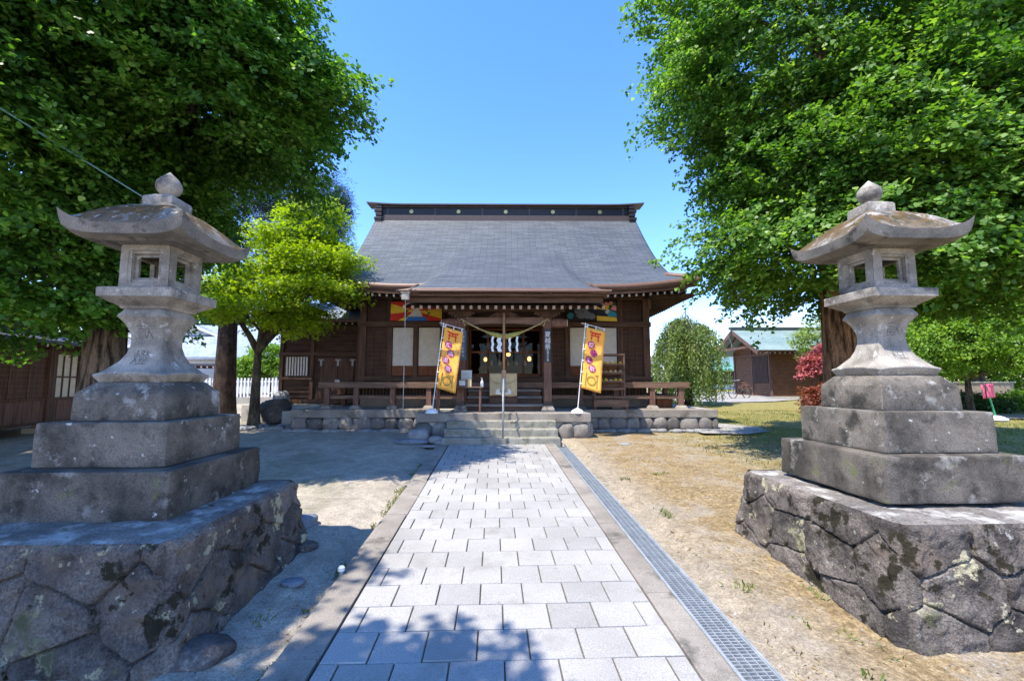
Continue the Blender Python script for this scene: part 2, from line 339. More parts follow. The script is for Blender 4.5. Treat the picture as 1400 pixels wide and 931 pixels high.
# ================================================================== ground, path
def groundmat():
    m, nt, b, out = newmat('sandy_ground'); co = coords(nt)
    s = ND(nt, 'SeparateXYZ'); nt.links.new(co, s.inputs[0])
    nb = noise_(nt, co, .45, 6, .62); nm = noise_(nt, co, 2.3, 7, .65); nf = noise_(nt, co, 22, 6, .75); nff = noise_(nt, co, 120, 3, .7)
    sand = ramp(nt, nm, [(.30, (.31,.262,.20)), (.70, (.46,.405,.325))])
    left = ramp(nt, nm, [(.30, (.33,.285,.225)), (.70, (.50,.435,.345))]); grit = ramp(nt, noise_(nt, co, 55, 4, .8), [(.34, g3(.62)), (.5, g3(1.0)), (.66, g3(1.22))])
    dry = ramp(nt, nf, [(.30, (.16,.10,.045)), (.52, (.29,.205,.10)), (.72, (.42,.33,.19))])
    lawn = ramp(nt, nf, [(.30, (.14,.13,.03)), (.52, (.26,.23,.06)), (.75, (.38,.34,.12))])
    side = ramp(nt, mth(nt, 'ADD', s.outputs[0], mth(nt, 'MULTIPLY', nb, .6)), [(0, g3(0)), (1, g3(1))])
    base = mix(nt, side, left, sand)
    # brown thatch right of the path, in patches
    xr = ND(nt, 'MapRange'); xr.inputs[1].default_value = 1.4; xr.inputs[2].default_value = 2.3; nt.links.new(s.outputs[0], xr.inputs[0])
    f = mth(nt, 'MULTIPLY', xr.outputs[0], ramp(nt, nm, [(.36, g3(.15)), (.52, g3(.95))]))
    base = mix(nt, f, base, dry)
    # yellow-green lawn further right
    xr2 = ND(nt, 'MapRange'); xr2.inputs[1].default_value = 4.4; xr2.inputs[2].default_value = 7.5
    nt.links.new(mth(nt, 'ADD', s.outputs[0], mth(nt, 'MULTIPLY', nb, 1.5)), xr2.inputs[0])
    base = mix(nt, mth(nt, 'MULTIPLY', xr2.outputs[0], .8), base, lawn)
    # thin green moss patch on the left yard
    f2 = mth(nt, 'MULTIPLY', ramp(nt, nb, [(.53, g3(0)), (.60, g3(.6))]), ramp(nt, nf, [(.4, g3(.2)), (.6, g3(1))]))
    xl = ND(nt, 'MapRange'); xl.inputs[1].default_value = -1.3; xl.inputs[2].default_value = -2.2; nt.links.new(s.outputs[0], xl.inputs[0])
    base = mix(nt, mth(nt, 'MULTIPLY', f2, xl.outputs[0]), base, (.13,.15,.07))
    base = mix(nt, 1.0, base, ramp(nt, nff, [(.3, g3(.66)), (.7, g3(1.25))]), 'MULTIPLY')
    base = mix(nt, 1.0, base, ramp(nt, nf, [(.3, g3(.80)), (.7, g3(1.16))]), 'MULTIPLY')
    base = mix(nt, 1.0, base, grit, 'MULTIPLY'); base = mix(nt, 1.0, base, ramp(nt, noise_(nt, co, 6, 5, .7), [(.35, (.80,.79,.78)), (.62, (1.1,1.1,1.1))]), 'MULTIPLY')
    nt.links.new(base, b.inputs['Base Color']); b.inputs['Roughness'].default_value = .95; b.inputs['Specular IOR Level'].default_value = .15
    h = mth(nt, 'ADD', mth(nt, 'MULTIPLY', nf, 1.0), mth(nt, 'MULTIPLY', nff, .5)); bump(nt, b, h, .8, .02)
    return m
M['ground'] = groundmat()
def axis(*segs):
    a = []
    for lo, hi, st in segs: a += list(np.arange(lo, hi - 1e-6, st))
    return np.array(a + [segs[-1][1]])
xs = axis((-90,-20,5), (-20,-8,.6), (-8,-1.5,.1), (-1.5,-1.2,.1), (-1.2,1.5,.3), (1.5,1.7,.1), (1.7,9,.1), (9,24,.6), (24,110,5))
ys = axis((-12,1,.6), (1,12,.1), (12,32,.6), (32,240,8))
def gsurf(x, y):
    z = gz(y) + .022 * mn.fractal(Vector((x*.9, y*.9, 1.7)), 1, 2, 4) + .03 * mn.noise(Vector((x*.3, y*.3, 5)))
    if -1.45 < x < 1.75 and y < 10.2: z = gz(y) - .045
    return z
g = MB(); g.grid([[(x, y, gsurf(x, y)) for x in xs] for y in ys])
struct(g.build('ground', M['ground'], smooth=True))

rng = random.Random(4)
# paved approach
pv = MB(); pv.bx(-.962, 1.088, -1, 9.5, -.06, 0, 1)
for i in range(8): pass
row = 0; y = -.9; dy = .2905
while y < 9.45:
    off = (.11 if row % 2 else -.045)
    x = -.955 + off - .30
    while x < 1.085:
        a, b = max(x, -.955), min(x + .3015, 1.085)
        if b - a > .03:
            h = .030 + rng.uniform(-.0025, .0025); t = [rng.uniform(-.0018, .0018) for _ in range(4)]; e = .0045; bv = .004
            x0, x1, y0, y1 = a + e, b - e, y + e, min(y + dy, 9.49) - e
            lo = [(x0,y0,0),(x1,y0,0),(x1,y1,0),(x0,y1,0)]; md = [(p[0],p[1],h-bv) for p in lo]
            tp = [(x0+bv,y0+bv,h+t[0]),(x1-bv,y0+bv,h+t[1]),(x1-bv,y1-bv,h+t[2]),(x0+bv,y1-bv,h+t[3])]
            pv.loft([lo, md, tp])
        x += .3015
    y += dy; row += 1
# sheared onto the slope; the sand bed sits just under the stones' tops
pv.v = [(x, yy, gz(yy) + (zz if zz <= 0 else zz) + (.012 if (zz == 0 and abs(x) > .9619 and False) else 0)) for x, yy, zz in pv.v]
path = struct(pv.build('path', [M['paver'], M['joint']]))
bed = MB(); bed.grid([[(x, y_, gz(y_) + .016) for x in (-.958, 1.087)] for y_ in (-1, 3, 9.49)])
struct(bed.build('path_joints', M['joint']))
# edging slabs
for nm, x0, x1, seed in (('kerb', -1.205, -.966, 1), ('kerb', 1.092, 1.283, 2)):
    k = MB(); r2 = random.Random(seed); y = -.9
    while y < 9.4:
        L = r2.uniform(.9, 1.7); y1 = min(y + L, 9.47); dz = r2.uniform(-.004, .004); dx = r2.uniform(-.008, .008) if seed == 1 else 0
        n0 = len(k.v); k.rbox(((x0+x1)/2 + dx, (y+y1)/2, -.02), (x1 - x0, y1 - y - .006, .10 + dz), .008, 6, .004, 5, seed=seed + int(y*7))
        y = y1
    k.v = [(a, b, c + gz(b)) for a, b, c in k.v]
    struct(k.build(nm, M['kerb'], smooth=True, auto=40))
# steel drain
dt = thing('drain_channel', 'long galvanised steel drain grating beside the right edge of the paved path', 'drain', (1.395, 0, gz(0)))
f = MB()
for sx in (-.106, .106):
    f.box((sx, 4.3, .012), (.014, 10.4, .05))
f.box((0, 4.3, -.030), (.20, 10.4, .008), 1)
f.v = [(a, b, c + SL * b) for a, b, c in f.v]; f.build('frame', [M['steel'], M['drain']], dt)
gp = MB(); L = .995
for i in range(34): gp.box((0, -L/2 + .015 + i * (L - .03) / 33, .0), (.196, .006, .022))
for x_ in (-.094, -.05, 0, .05, .094): gp.box((x_, 0, .003), (.005 if abs(x_) < .09 else .008, L, .024))
gp.v = [(a, b, c + SL * b) for a, b, c in gp.v]
g0 = gp.build('grating', M['steel'], dt); g0.location = (0, -.4, .018 - SL * .4)
for i in range(1, 10):
    c = g0.copy(); COL.objects.link(c); c.location = (0, -.4 + i, .018 + SL * (-.4 + i)); c.parent = dt

# ================================================================== stone lanterns
def sq(h, z, ch=.06, n=5, lip=0):
    """closed ring of a square of half width h with eased corners"""
    c = h * (1 - ch); P = []
    cor = [(1,-1),(1,1),(-1,1),(-1,-1)]
    for k in range(4):
        a, b = cor[k-1], cor[k]
        # side from corner a to corner b
        for i in range(n + 1):
            t = i / n; 
            if a[0] == b[0]: P.append((a[0]*h, (a[1]*(1-t) + b[1]*t) * c, z))
            else: P.append(((a[0]*(1-t) + b[0]*t) * c, a[1]*h, z))
    return P
def wear(mb, amp, fr, seed):
    o = Vector((seed*3.3, seed*1.7, seed)); out = []
    for p in mb.v:
        p = Vector(p); out.append(tuple(p + Vector((mn.noise(p*fr+o), mn.noise(p*fr+o*2+Vector((9,0,0))), mn.noise(p*fr+o*3))) * amp))
    mb.v = out
def cells_face(wd_, ht, seed):
    """seeds of an uneven masonry of three courses; returns (u, v, id)"""
    r = random.Random(seed); S = []
    rows = [(.84, .50, .05), (.44, .46, .07), (.02, .50, .09)]
    for ri, (vv, sp, jit) in enumerate(rows):
        n = max(2, int(round(wd_ / sp))); ph = .25 if ri % 2 else 0
        for i in range(-1, n + 2):
            S.append(((i + .5 * (ri % 2) + .25) * wd_ / n + r.uniform(-jit, jit), vv * ht + (r.uniform(-.05, .05) if ri else 0) * ht, r.random()))
    return np.array(S)
def masonry(hx, hy, h, flare, seed, parent, top_in=.0):
    mb = MB(); res = .0092; bot = -.14
    sides = [((-hx,-hy), (hx,-hy), (0,-1)), ((hx,-hy), (hx,hy), (1,0)), ((hx,hy), (-hx,hy), (0,1)), ((-hx,hy), (-hx,-hy), (-1,0))]
    ids = []
    for k, (a, b, nn) in enumerate(sides):
        W = math.hypot(b[0]-a[0], b[1]-a[1]); nu = int(W / res); nv = int((h - bot) / res)
        S = cells_face(W, h, seed * 10 + k)
        U, V = np.meshgrid(np.linspace(0, W, nu + 1), np.linspace(bot, h, nv + 1))
        # warp so that the joints are not ruler straight
        wu = np.array([[mn.noise(Vector((u*3, v*3, seed + k))) for u in U[0]] for v in V[:, 0]]) * .035
        D = np.hypot(U[..., None] + wu[..., None] - S[:, 0], (V[..., None] + wu[..., None] * .6 - S[:, 1]) * 1.25)
        idx = np.argsort(D, -1)[..., :2]; d1 = np.take_along_axis(D, idx[..., :1], -1)[..., 0]; d2 = np.take_along_axis(D, idx[..., 1:2], -1)[..., 0]
        edge = (d2 - d1); cid = S[idx[..., 0], 2]
        P = []
        for i in range(nv + 1):
            rowp = []
            for j in range(nu + 1):
                u, v = U[i, j], V[i, j]; t = u / W
                e = edge[i, j]; pr = min(1, e / .022); pr = pr * pr * (3 - 2 * pr)
                ec = min(1, min(u, W - u) / .04); tc = min(1, (h - v) / .03)
                cu = cid[i, j] * 37
                tilt = (mn.noise(Vector((cu, 1, 2))) * (u - S[idx[i,j,0], 0]) + mn.noise(Vector((cu, 5, 2))) * (v - S[idx[i,j,0], 1])) * .16
                d = (pr * (.024 + .014 * cid[i, j]) + tilt * pr + .012*mn.noise(Vector((u*4 + k*5, v*4, seed))) + .022 * mn.fractal(Vector((u*9 + k*9, v*9, seed)), 1, 2.1, 5) * (.4 + .6 * pr)) * ec * (tc * .85 + .15)
                fl = flare * (1 - max(0, v) / h) ** 1.3
                s = 1 + fl / (hx if nn[0] == 0 else hy)
                x = (a[0] * (1 - t) + b[0] * t); y = (a[1] * (1 - t) + b[1] * t)
                x = x * (1 + fl / hx) + nn[0] * d; y = y * (1 + fl / hy) + nn[1] * d
                cq = .020 * max(0, 1 - min(u, W - u) / .06) ** 2; ud = ((b[0]-a[0])/W, (b[1]-a[1])/W); sg2 = 1 if u < W/2 else -1
                x += -nn[0]*cq + ud[0]*cq*sg2; y += -nn[1]*cq + ud[1]*cq*sg2
                rowp.append((x, y, v)); ids.append(float(cid[i, j]))
            P.append(rowp)
        mb.grid(P)
    o = mb.build('masonry', M['plinth'], parent, smooth=True, auto=50)
    at = o.data.attributes.new('stone', 'FLOAT', 'POINT'); at.data.foreach_set('value', ids)
    t = MB(); n = 40; gx = np.linspace(-hx, hx, n); gy = np.linspace(-hy, hy, n)
    P = [[(x, y, h + .004 + .012 * mn.fractal(Vector((x*6, y*6, seed)), 1, 2, 4) * min(1, (hx-abs(x))/.05, (hy-abs(y))/.05) - .012 * (max(0, 1 - (hx-abs(x))/.03) + max(0, 1 - (hy-abs(y))/.03))) for x in gx] for y in gy]
    P = [[(x * (1 - .035 * max(0, (abs(x/hx) * abs(y/hy)) - .93) / .07), y * (1 - .035 * max(0, (abs(x/hx) * abs(y/hy)) - .93) / .07), z) for x, y, z in r_] for r_ in P]
    t.grid(P); t.build('ledge', M['plinth_top'], parent, smooth=True)
def inscription(parent, txt, size, z, hfun, m):
    cu = bpy.data.curves.new('t', 'FONT'); cu.body = txt; cu.size = size; cu.align_x = 'CENTER'; cu.resolution_u = 1
    to = bpy.data.objects.new('t', cu); me = bpy.data.meshes.new_from_object(to)
    bm = bmesh.new(); bm.from_mesh(me); bmesh.ops.triangulate(bm, faces=bm.faces)
    bmesh.ops.subdivide_edges(bm, edges=[e for e in bm.edges if e.calc_length() > size*.12], cuts=2); bmesh.ops.triangulate(bm, faces=bm.faces)
    cy = sum(v.co.y for v in bm.verts) / max(1, len(bm.verts))
    mb = MB(); mb.add([(v.co.x, -hfun(z + v.co.y - cy) - .0015, z + v.co.y - cy) for v in bm.verts], [[v.index for v in f.verts] for f in bm.faces])
    bm.free(); bpy.data.objects.remove(to)
    return mb.build('inscription', m, parent)
M['carved'] = surf('weathered_carving', (.12,.11,.10), (.24,.22,.195), 30, 120, .5, .95, .5, .004)
def make_lantern(label, cx, cy, dz, base, seed, mossy, label_roof):
    g0 = .10; z0 = g0
    t = thing('stone_lantern', label, 'stone lantern', (cx, cy, z0), 0, 'granite lanterns flanking the path')
    (bx0, by0, bhx, bhy) = base
    hb = .735 + dz * .3 - z0
    fo = bpy.data.objects.new('foundation', None); COL.objects.link(fo); fo.parent = t; fo.location = (bx0 - cx, by0 - cy, 0)
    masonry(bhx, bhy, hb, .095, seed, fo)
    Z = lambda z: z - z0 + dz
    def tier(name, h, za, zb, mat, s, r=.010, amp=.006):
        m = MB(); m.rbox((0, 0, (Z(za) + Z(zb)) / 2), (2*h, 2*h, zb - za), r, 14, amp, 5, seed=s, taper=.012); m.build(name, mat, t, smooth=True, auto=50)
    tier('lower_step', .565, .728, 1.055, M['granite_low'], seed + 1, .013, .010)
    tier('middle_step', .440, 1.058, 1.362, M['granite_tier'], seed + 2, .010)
    m = MB(); R_ = [sq(h, Z(z), .02) for h, z in ((.322,1.364),(.325,1.37),(.318,1.548),(.314,1.557),(.245,1.634),(.235,1.638))]
    m.loft(R_); wear(m, .004, 9, seed); m.build('upper_step', M['granite_tier'], t, smooth=True, auto=30)
    prof = [(.225,1.638),(.232,1.645),(.262,1.692),(.266,1.703),(.262,1.714),(.235,1.727),(.195,1.757),(.160,1.800),(.135,1.855),(.121,1.915),(.118,1.965),(.122,2.005),(.133,2.048),(.152,2.090),(.178,2.126),(.187,2.138),(.184,2.150),(.160,2.190),(.152,2.200)]
    m = MB(); RR = []
    for h, z in prof:
        ring = sq(h, Z(z), .09, 8)
        lip = 1 if 1.64 < z < 1.75 else 0
        RR.append([(x, y, zz - (.020 * (abs(x*y) / (h*h)) ** 2 * lip) ) for x, y, zz in ring])
    m.loft(RR); wear(m, .003, 10, seed + 3); m.build('shaft', M['granite'], t, smooth=True, auto=38)
    hp = [(z, h) for h, z in prof]
    hf = lambda z: float(np.interp(z - dz + z0, [q[0] for q in hp], [q[1] for q in hp]))
    inscription(t, '献', .125, Z(2.03), hf, M['carved']); inscription(t, '燈', .125, Z(1.83), hf, M['carved'])
    m = MB(); m.loft([sq(h, Z(z), .02) for h, z in ((.165,2.198),(.172,2.205),(.176,2.216),(.262,2.272),(.272,2.277),(.273,2.340),(.268,2.346))]); wear(m, .003, 9, seed)
    m.build('platform', M['granite'], t, smooth=True, auto=30)
    # light chamber: four posts' walls with square windows, rounded outside
    fb = MB(); a, z1, z2 = .186, Z(2.346), Z(2.694); wn_ = .098; zl, zh = z1 + .075, z2 - .068; th = .062
    def ring2(hx0, hx1, z_a, z_b): return [(-hx0, z_a), (hx1, z_a), (hx1, z_b), (-hx0, z_b)]
    for k in range(4):
        rot = Matrix.Rotation(k * math.pi / 2, 3, 'Z')
        def L(x, y, z): return tuple(rot @ Vector((x, y, z)))
        rc = .022
        # outline with rounded corners (in x,z) and window rings stepping inward
        def rrect(hx, za, zb, r, n=4):
            P = []
            for cxx, czz, a0 in ((hx-r, za+r, -90), (hx-r, zb-r, 0), (-hx+r, zb-r, 90), (-hx+r, za+r, 180)):
                for i in range(n + 1):
                    an = R(a0 + 90 * i / n); P.append((cxx + r * math.cos(an), czz + r * math.sin(an)))
            return P
        rings = [(rrect(a - .002, z1 + .002, z2 - .002, rc), -a + .0), (rrect(wn_ + .028, zl - .026, zh + .026, .016), -a), (rrect(wn_ + .020, zl - .018, zh + .018, .012), -a + .014), (rrect(wn_, zl, zh, .004), -a + .016), (rrect(wn_, zl, zh, .004), -a + .040), (rrect(wn_ - .022, zl + .022, zh - .022, .004), -a + .042), (rrect(wn_ - .022, zl + .022, zh - .022, .004), -a + th), ]
        fb.loft([[L(x, y, z) for x, z in r] for r, y in rings], cap=False)
    fb.bx(-a + .03, a - .03, -a + .03, a - .03, z1 - .001, z1 + .02); fb.bx(-a + .03, a - .03, -a + .03, a - .03, z2 - .02, z2 + .002)
    for sx in (-1, 1):
        for sy in (-1, 1): fb.bx(sx*(a - .045) - .0395, sx*(a - .045) + .0395, sy*(a - .045) - .0395, sy*(a - .045) + .0395, z1 + .004, z2 - .004)
    wear(fb, .0015, 12, seed); fb.build('light_chamber', M['granite'], t, smooth=True, auto=35)
    # roof
    H = .442; n = 44; u = np.linspace(-1, 1, n + 1)
    def edge_h(tt): return H * (.945 + .055 * abs(tt) ** 2.0)
    def top(a_, b_):
        r = max(abs(a_), abs(b_)); tt = min(abs(a_), abs(b_)) / max(r, 1e-6) if r > 0 else 0
        k = edge_h(tt) / H; rs = min(1, (abs(a_) ** 8 + abs(b_) ** 8) ** .125)
        z = 2.785 + .275 * (1 - rs ** 2.1) + .082 * abs(a_ * b_) ** 5 + .02 * abs(a_ * b_) ** 1.5
        z += .006 * mn.fractal(Vector((a_*4 + seed, b_*4, 1)), 1, 2, 4)
        return (a_ * H * k, b_ * H * k, Z(z))
    def botm(a_, b_):
        r = max(abs(a_), abs(b_)); tt = min(abs(a_), abs(b_)) / max(r, 1e-6) if r > 0 else 0
        k = (edge_h(tt) - .02) / H
        z = 2.712 + .058 * abs(a_ * b_) ** 6 + (.0 if r > .72 else -.014) + (.012 if r < .60 else 0) - .016 * (1 if r < .50 else 0)
        return (a_ * H * k, b_ * H * k, Z(z))
    m = MB(); m.grid([[top(a_, b_) for a_ in u] for b_ in u]); m.grid([[botm(a_, b_) for a_ in u[::-1]] for b_ in u])
    per = [(i, -1) for i in u[:-1]] + [(1, i) for i in u[:-1]] + [(-i, 1) for i in u[:-1]] + [(-1, -i) for i in u[:-1]]
    m.loft([[botm(*p) for p in per], [(botm(*p)[0]*.5 + top(*p)[0]*.5 + .0, botm(*p)[1]*.5 + top(*p)[1]*.5, botm(*p)[2]*.6 + top(*p)[2]*.4) for p in per], [top(*p) for p in per]], 0, cap=False)
    m.build('roof', M['granite_moss'] if mossy else M['granite_moss'], t, smooth=True, auto=45)
    m = MB(); m.loft([sq(h, Z(z), .03) for h, z in ((.120,2.97),(.119,3.04),(.118,3.110),(.110,3.124),(.066,3.150))]); wear(m, .003, 9, seed + 4)
    m.build('roof_cap', M['granite'], t, smooth=True, auto=35)
    m = MB(); m.lathe([(.046,Z(3.140)),(.050,Z(3.165)),(.072,Z(3.183)),(.088,Z(3.212)),(.092,Z(3.242)),(.084,Z(3.275)),(.061,Z(3.307)),(.036,Z(3.332)),(.015,Z(3.352)),(.004,Z(3.362))], n=24)
    wear(m, .003, 10, seed + 6); m.build('finial', M['granite'], t, smooth=True)
    return t
make_lantern('shaded granite lantern left of the path, brown moss patch on its roof', -2.69, 3.60, 0.0, (-2.70, 3.45, .86, .80), 3, True, '')
make_lantern('sunlit granite lantern right of the path, standing before the big brown tree trunk', 3.32, 3.63, .055, (3.40, 3.60, .86, .86), 8, True, '')
# loose stones at the foot of the left lantern, small path light, flat slab
for (x, y, sx, sy, sz, lab, mt) in ((-2.02, 4.82, .34, .26, .20, 'grey rock lying against the far corner of the left lantern plinth', 'bluerock'),
        (-1.72, 4.22, .22, .17, .10, 'small dark rock sunk in the sand beside the left plinth', 'darkrock'),
        (-1.70, 2.72, .40, .26, .15, 'long low dark rock at the near foot of the left plinth', 'darkrock'),
        (-1.52, 3.55, .17, .13, .05, 'flat pebble in the sand between left plinth and path', 'bluerock')):
    m = MB(); m.rock((0, 0, .02), (sx, sy, sz), seed=sx*9); o = m.build('rock', M[mt], smooth=True); o.location = (x, y, gz(y)); tag(o, lab, 'rock', 'rocks on the left yard')
t = thing('path_light', 'small silver capped ground light in the sand left of the path', 'ground light', (-1.20, 3.66, gz(3.66)))
m = MB(); m.lathe([(.018,-.04),(.018,.05)], n=14); m.build('stem', M['steel'], t, smooth=True, auto=40)
m = MB(); m.lathe([(.026,.051),(.027,.075),(.018,.086),(.004,.089)], n=14); m.build('cap', M['white'], t, smooth=True, auto=40)
# ================================================================== terrace and steps (frame of the hall)
def rowstones(parent, x0, x1, y, zb, zt, seed, flaty=.34, name='boulder'):
    r = random.Random(seed); x = x0; 
    while x < x1 - .12:
        w_ = min(r.uniform(.34, .52), x1 - x); 
        m = MB(); m.rock((0, 0, 0), (w_ * 1.10, flaty, (zt - zb) * r.uniform(1.0, 1.2)), seed=r.random() * 50, sub=3, amp=.20, fr=1.4)
        o = m.build(name, M['boulder'], parent, smooth=True); o.location = (x + w_/2, y + .08, (zb + zt) / 2 - r.uniform(.0, .03)); x += w_ * .97
def rubble(parent, x0, x1, y, z, seed):
    r = random.Random(seed); m = MB(); x = x0
    while x < x1:
        s = r.uniform(.14, .30); m.rock((x, y + r.uniform(-.08, .05), z), (s*1.2, s, s * .5), seed=r.random()*60, sub=2, amp=.2); x += s * r.uniform(.7, 1.1)
    o = m.build('rubble_footing', M['rubble'], parent, smooth=True); return o
tz = -.0
ter = thingB('stone_terrace', 'raised stone terrace on river boulders under the wooden shrine hall', 'terrace', 0, 5, 0)
m = MB(); m.rbox((-3.87, .27 - 5 + .30, .80), (3.60, .60, .21), .014, 16, .007, 2.2, seed=3); m.build('edge_course', M['terrace'], ter, smooth=True, auto=50); m = MB()
m.rbox((3.87, .27 - 5 + .30, .80), (3.64, .60, .21), .014, 16, .007, 2.2, seed=5); m.build('edge_course', M['terrace'], ter, smooth=True, auto=50)
m = MB(); m.rbox((-.015, -1.13 - 5 + .2, .805), (4.10, .40, .21), .014, 20, .006, 2.2, seed=9); m.build('front_edge_course', M['terrace'], ter, smooth=True, auto=50)
m = MB(); m.bx(-2.05, 2.03, -.935 - 5, .8 - 5, .30, .902); m.bx(-5.66, 5.68, .864 - 5, 10 - 5, .25, .90)
m.bx(-2.04, 2.02, -1.05 - 5, -.94 - 5, .20, .69); m.bx(-5.60, 5.60, .42 - 5, .86 - 5, .20, .69); m.build('paving', M['terrace_top'], ter)
rowstones(ter, -5.66, -2.10, .33 - 5, .36, .72, 11); rowstones(ter, 2.06, 5.70, .33 - 5, .36, .72, 12)
rowstones(ter, -2.07, -1.28, -1.08 - 5, .28, .71, 13); rowstones(ter, 1.28, 2.07, -1.08 - 5, .28, .71, 14)
for sx in (-1, 1):
    r_ = random.Random(31 + sx); yy = .7
    while yy < 7:
        m = MB(); w_ = r_.uniform(.36, .5); m.rock((0,0,0), (.36, w_*1.1, .42), seed=r_.random()*40, sub=2, amp=.12); o = m.build('boulder', M['boulder'], ter, smooth=True); o.location = (sx * 5.58, yy - 5, .52); yy += w_
    yy = -.8
    for k in range(3):
        m = MB(); m.rock((0,0,0), (.34, .46, .44), seed=k + 3, sub=2, amp=.12); o = m.build('boulder', M['boulder'], ter, smooth=True); o.location = (sx * 1.97, yy + .42*k - 5, .5)
rubble(ter, -5.6, -2.2, .05 - 5, .37, 5); rubble(ter, 2.2, 5.7, .05 - 5, .37, 6)
st = thingB('stone_steps', 'mossy stone steps rising from the path to the hall terrace', 'steps', 0, -1.6, 0)
for k, (y0, y1) in enumerate(((-2.0, -1.5), (-1.71, -1.2), (-1.42, -1.12))):
    m = MB(); m.rbox((-.055, (y0 + y1)/2 + 1.6, .29 + .155*(k + .5) - .03), (2.54 - .03*k, y1 - y0, .155 + .06), .014, 16, .006, 3, seed=20 + k)
    m.build('step', M['step'], st, smooth=True, auto=50)
# centre handrail
hr = thingB('handrail', 'thin white centre handrail running up the stone steps', 'handrail', -.01, -1.6, .4)
m = MB(); m.tube([(0, -.48, .05), (0, -.46, .92), (0, -.40, .97), (0, .28, 1.30), (0, .34, 1.28), (0, .36, .5)], .019, 10); m.build('rail', M['steel'], hr, smooth=True)
m = MB(); m.tube([(0, -.05, .15), (0, -.05, 1.13)], .016, 10); m.build('post', M['steel'], hr, smooth=True)
for (x, y, s, lab) in ((-1.90, -1.50, (.50,.42,.36), 'rounded grey boulder set left of the stone steps'), (-2.02, -1.72, (.80,.30,.12), 'flat blue-grey stone lying before the rounded boulder'),
        (-1.50, -1.62, (.34,.3,.18), 'small round stone at the left foot of the steps'), (-1.55, -2.12, (.46,.24,.04), 'thin pale slab lying by the left corner of the paved path'), (-1.35, -1.8, (.30,.2,.1), 'little flat stone beside the lowest step'),
        (2.6, -1.9, (.26,.2,.06), 'lone flat stone in the grass right of the steps')):
    m = MB(); m.rock((0,0,0), s, seed=x*3+9, amp=.12); o = m.build('rock', M['rubble' if s[2] != .12 else 'bluerock'], smooth=True)
    p = Bp(x, y, 0); o.location = (p[0], p[1], gz(p[1]) + s[2]*.32); tag(o, lab, 'rock', 'stones by the steps')

# ================================================================== the hall
hall = thingB('shrine_hall', 'wide dark wooden shrine hall with a sweeping grey copper roof', 'shrine', 0, 5, 0)
def HB(mb, name, mat, parent=hall, **kw):
    mb.v = [(x, y - 5, z) for x, y, z in mb.v]; return mb.build(name, mat, parent, **kw)
def HBc(mb, name, mat, parent, **kw): # child of a part (part origin = hall origin)
    mb.v = [(x, y - 5, z) for x, y, z in mb.v]; return mb.build(name, mat, parent, **kw)
YW = 1.8; FL = 1.62
# ---- roof surfaces
def prof(d): return 4.35 + 3.60 * (max(0, d) / 4.4) ** 1.35
def lift(ax, d): r = math.hypot(5.53 - ax, d); return .25 * max(0, 1 - r / 2.6) ** 1.7
KP = [(-1.4,3.82),(-.9,3.97),(-.2,4.20),(.5,4.475),(1,4.72),(1.5,5.0),(2,5.31),(2.5,5.66),(3,6.03),(3.5,6.38),(4.9,7.3)]
def zk(y, ax):
    z = float(np.interp(y, [p[0] for p in KP], [p[1] for p in KP]))
    k = np.interp(y, [-1.4, .5, 2, 3.2], [.10, .55, .9, 1.2]); e = max(0, ax - (2.45 - .55 - .1 * max(0, y)))
    return z - k * e ** 1.6
def zm(y, ax): return prof(y - .5) + lift(ax, y - .5)
def smax(a, b, k=.07):
    h = max(0, k - abs(a - b)) / k; return max(a, b) + h * h * k * .25
def roofz(x, y):
    ax = abs(x); a = zm(y, ax)
    if y > 3.6: return a
    return smax(a, zk(y, ax))
from itertools import accumulate
def uvgrid(name, P, mats, parent, thick=.12, mi=0, flip=False):
    """grid with uv = metres across, metres up the slope"""
    a, b = len(P), len(P[0]); mb = MB(); mb.grid([[(x, y - 5, z) for x, y, z in r] for r in P])
    if flip: mb.f = [f[::-1] for f in mb.f]
    o = mb.build(name, mats, parent, smooth=True)
    me = o.data; uv = me.uv_layers.new(name='UVMap'); A = np.array(P)
    s = np.zeros((a, b)); s[1:] = np.cumsum(np.linalg.norm(np.diff(A, axis=0), axis=2), axis=0)
    t = np.zeros((a, b)); t[:, 1:] = np.cumsum(np.linalg.norm(np.diff(A, axis=1), axis=2), axis=1)
    s = np.repeat(s.mean(1, keepdims=True), b, 1) if name == 'roof' else s
    vi = np.zeros(len(me.loops), int); me.loops.foreach_get('vertex_index', vi)
    U = np.empty((len(vi), 2)); U[:, 0] = (A[..., 0] if abs(A[0,0,0]-A[0,-1,0]) > abs(A[0,0,1]-A[0,-1,1]) else A[..., 1]).ravel()[vi]; U[:, 1] = s.ravel()[vi]
    uv.data.foreach_set('uv', U.ravel())
    so = o.modifiers.new('thickness', 'SOLIDIFY'); so.thickness = thick; so.offset = -1 if not flip else -1; so.material_offset_rim = 1
    return o
def hw(y):
    d = y - .5
    return 5.53 - d if d < .56 else 4.97
ysl = list(np.linspace(.5, 1.06, 9)) + list(np.linspace(1.2, 4.9, 38))
xf = lambda y, n=120: [hw(y) * t for t in np.linspace(-1, 1, n + 1)]
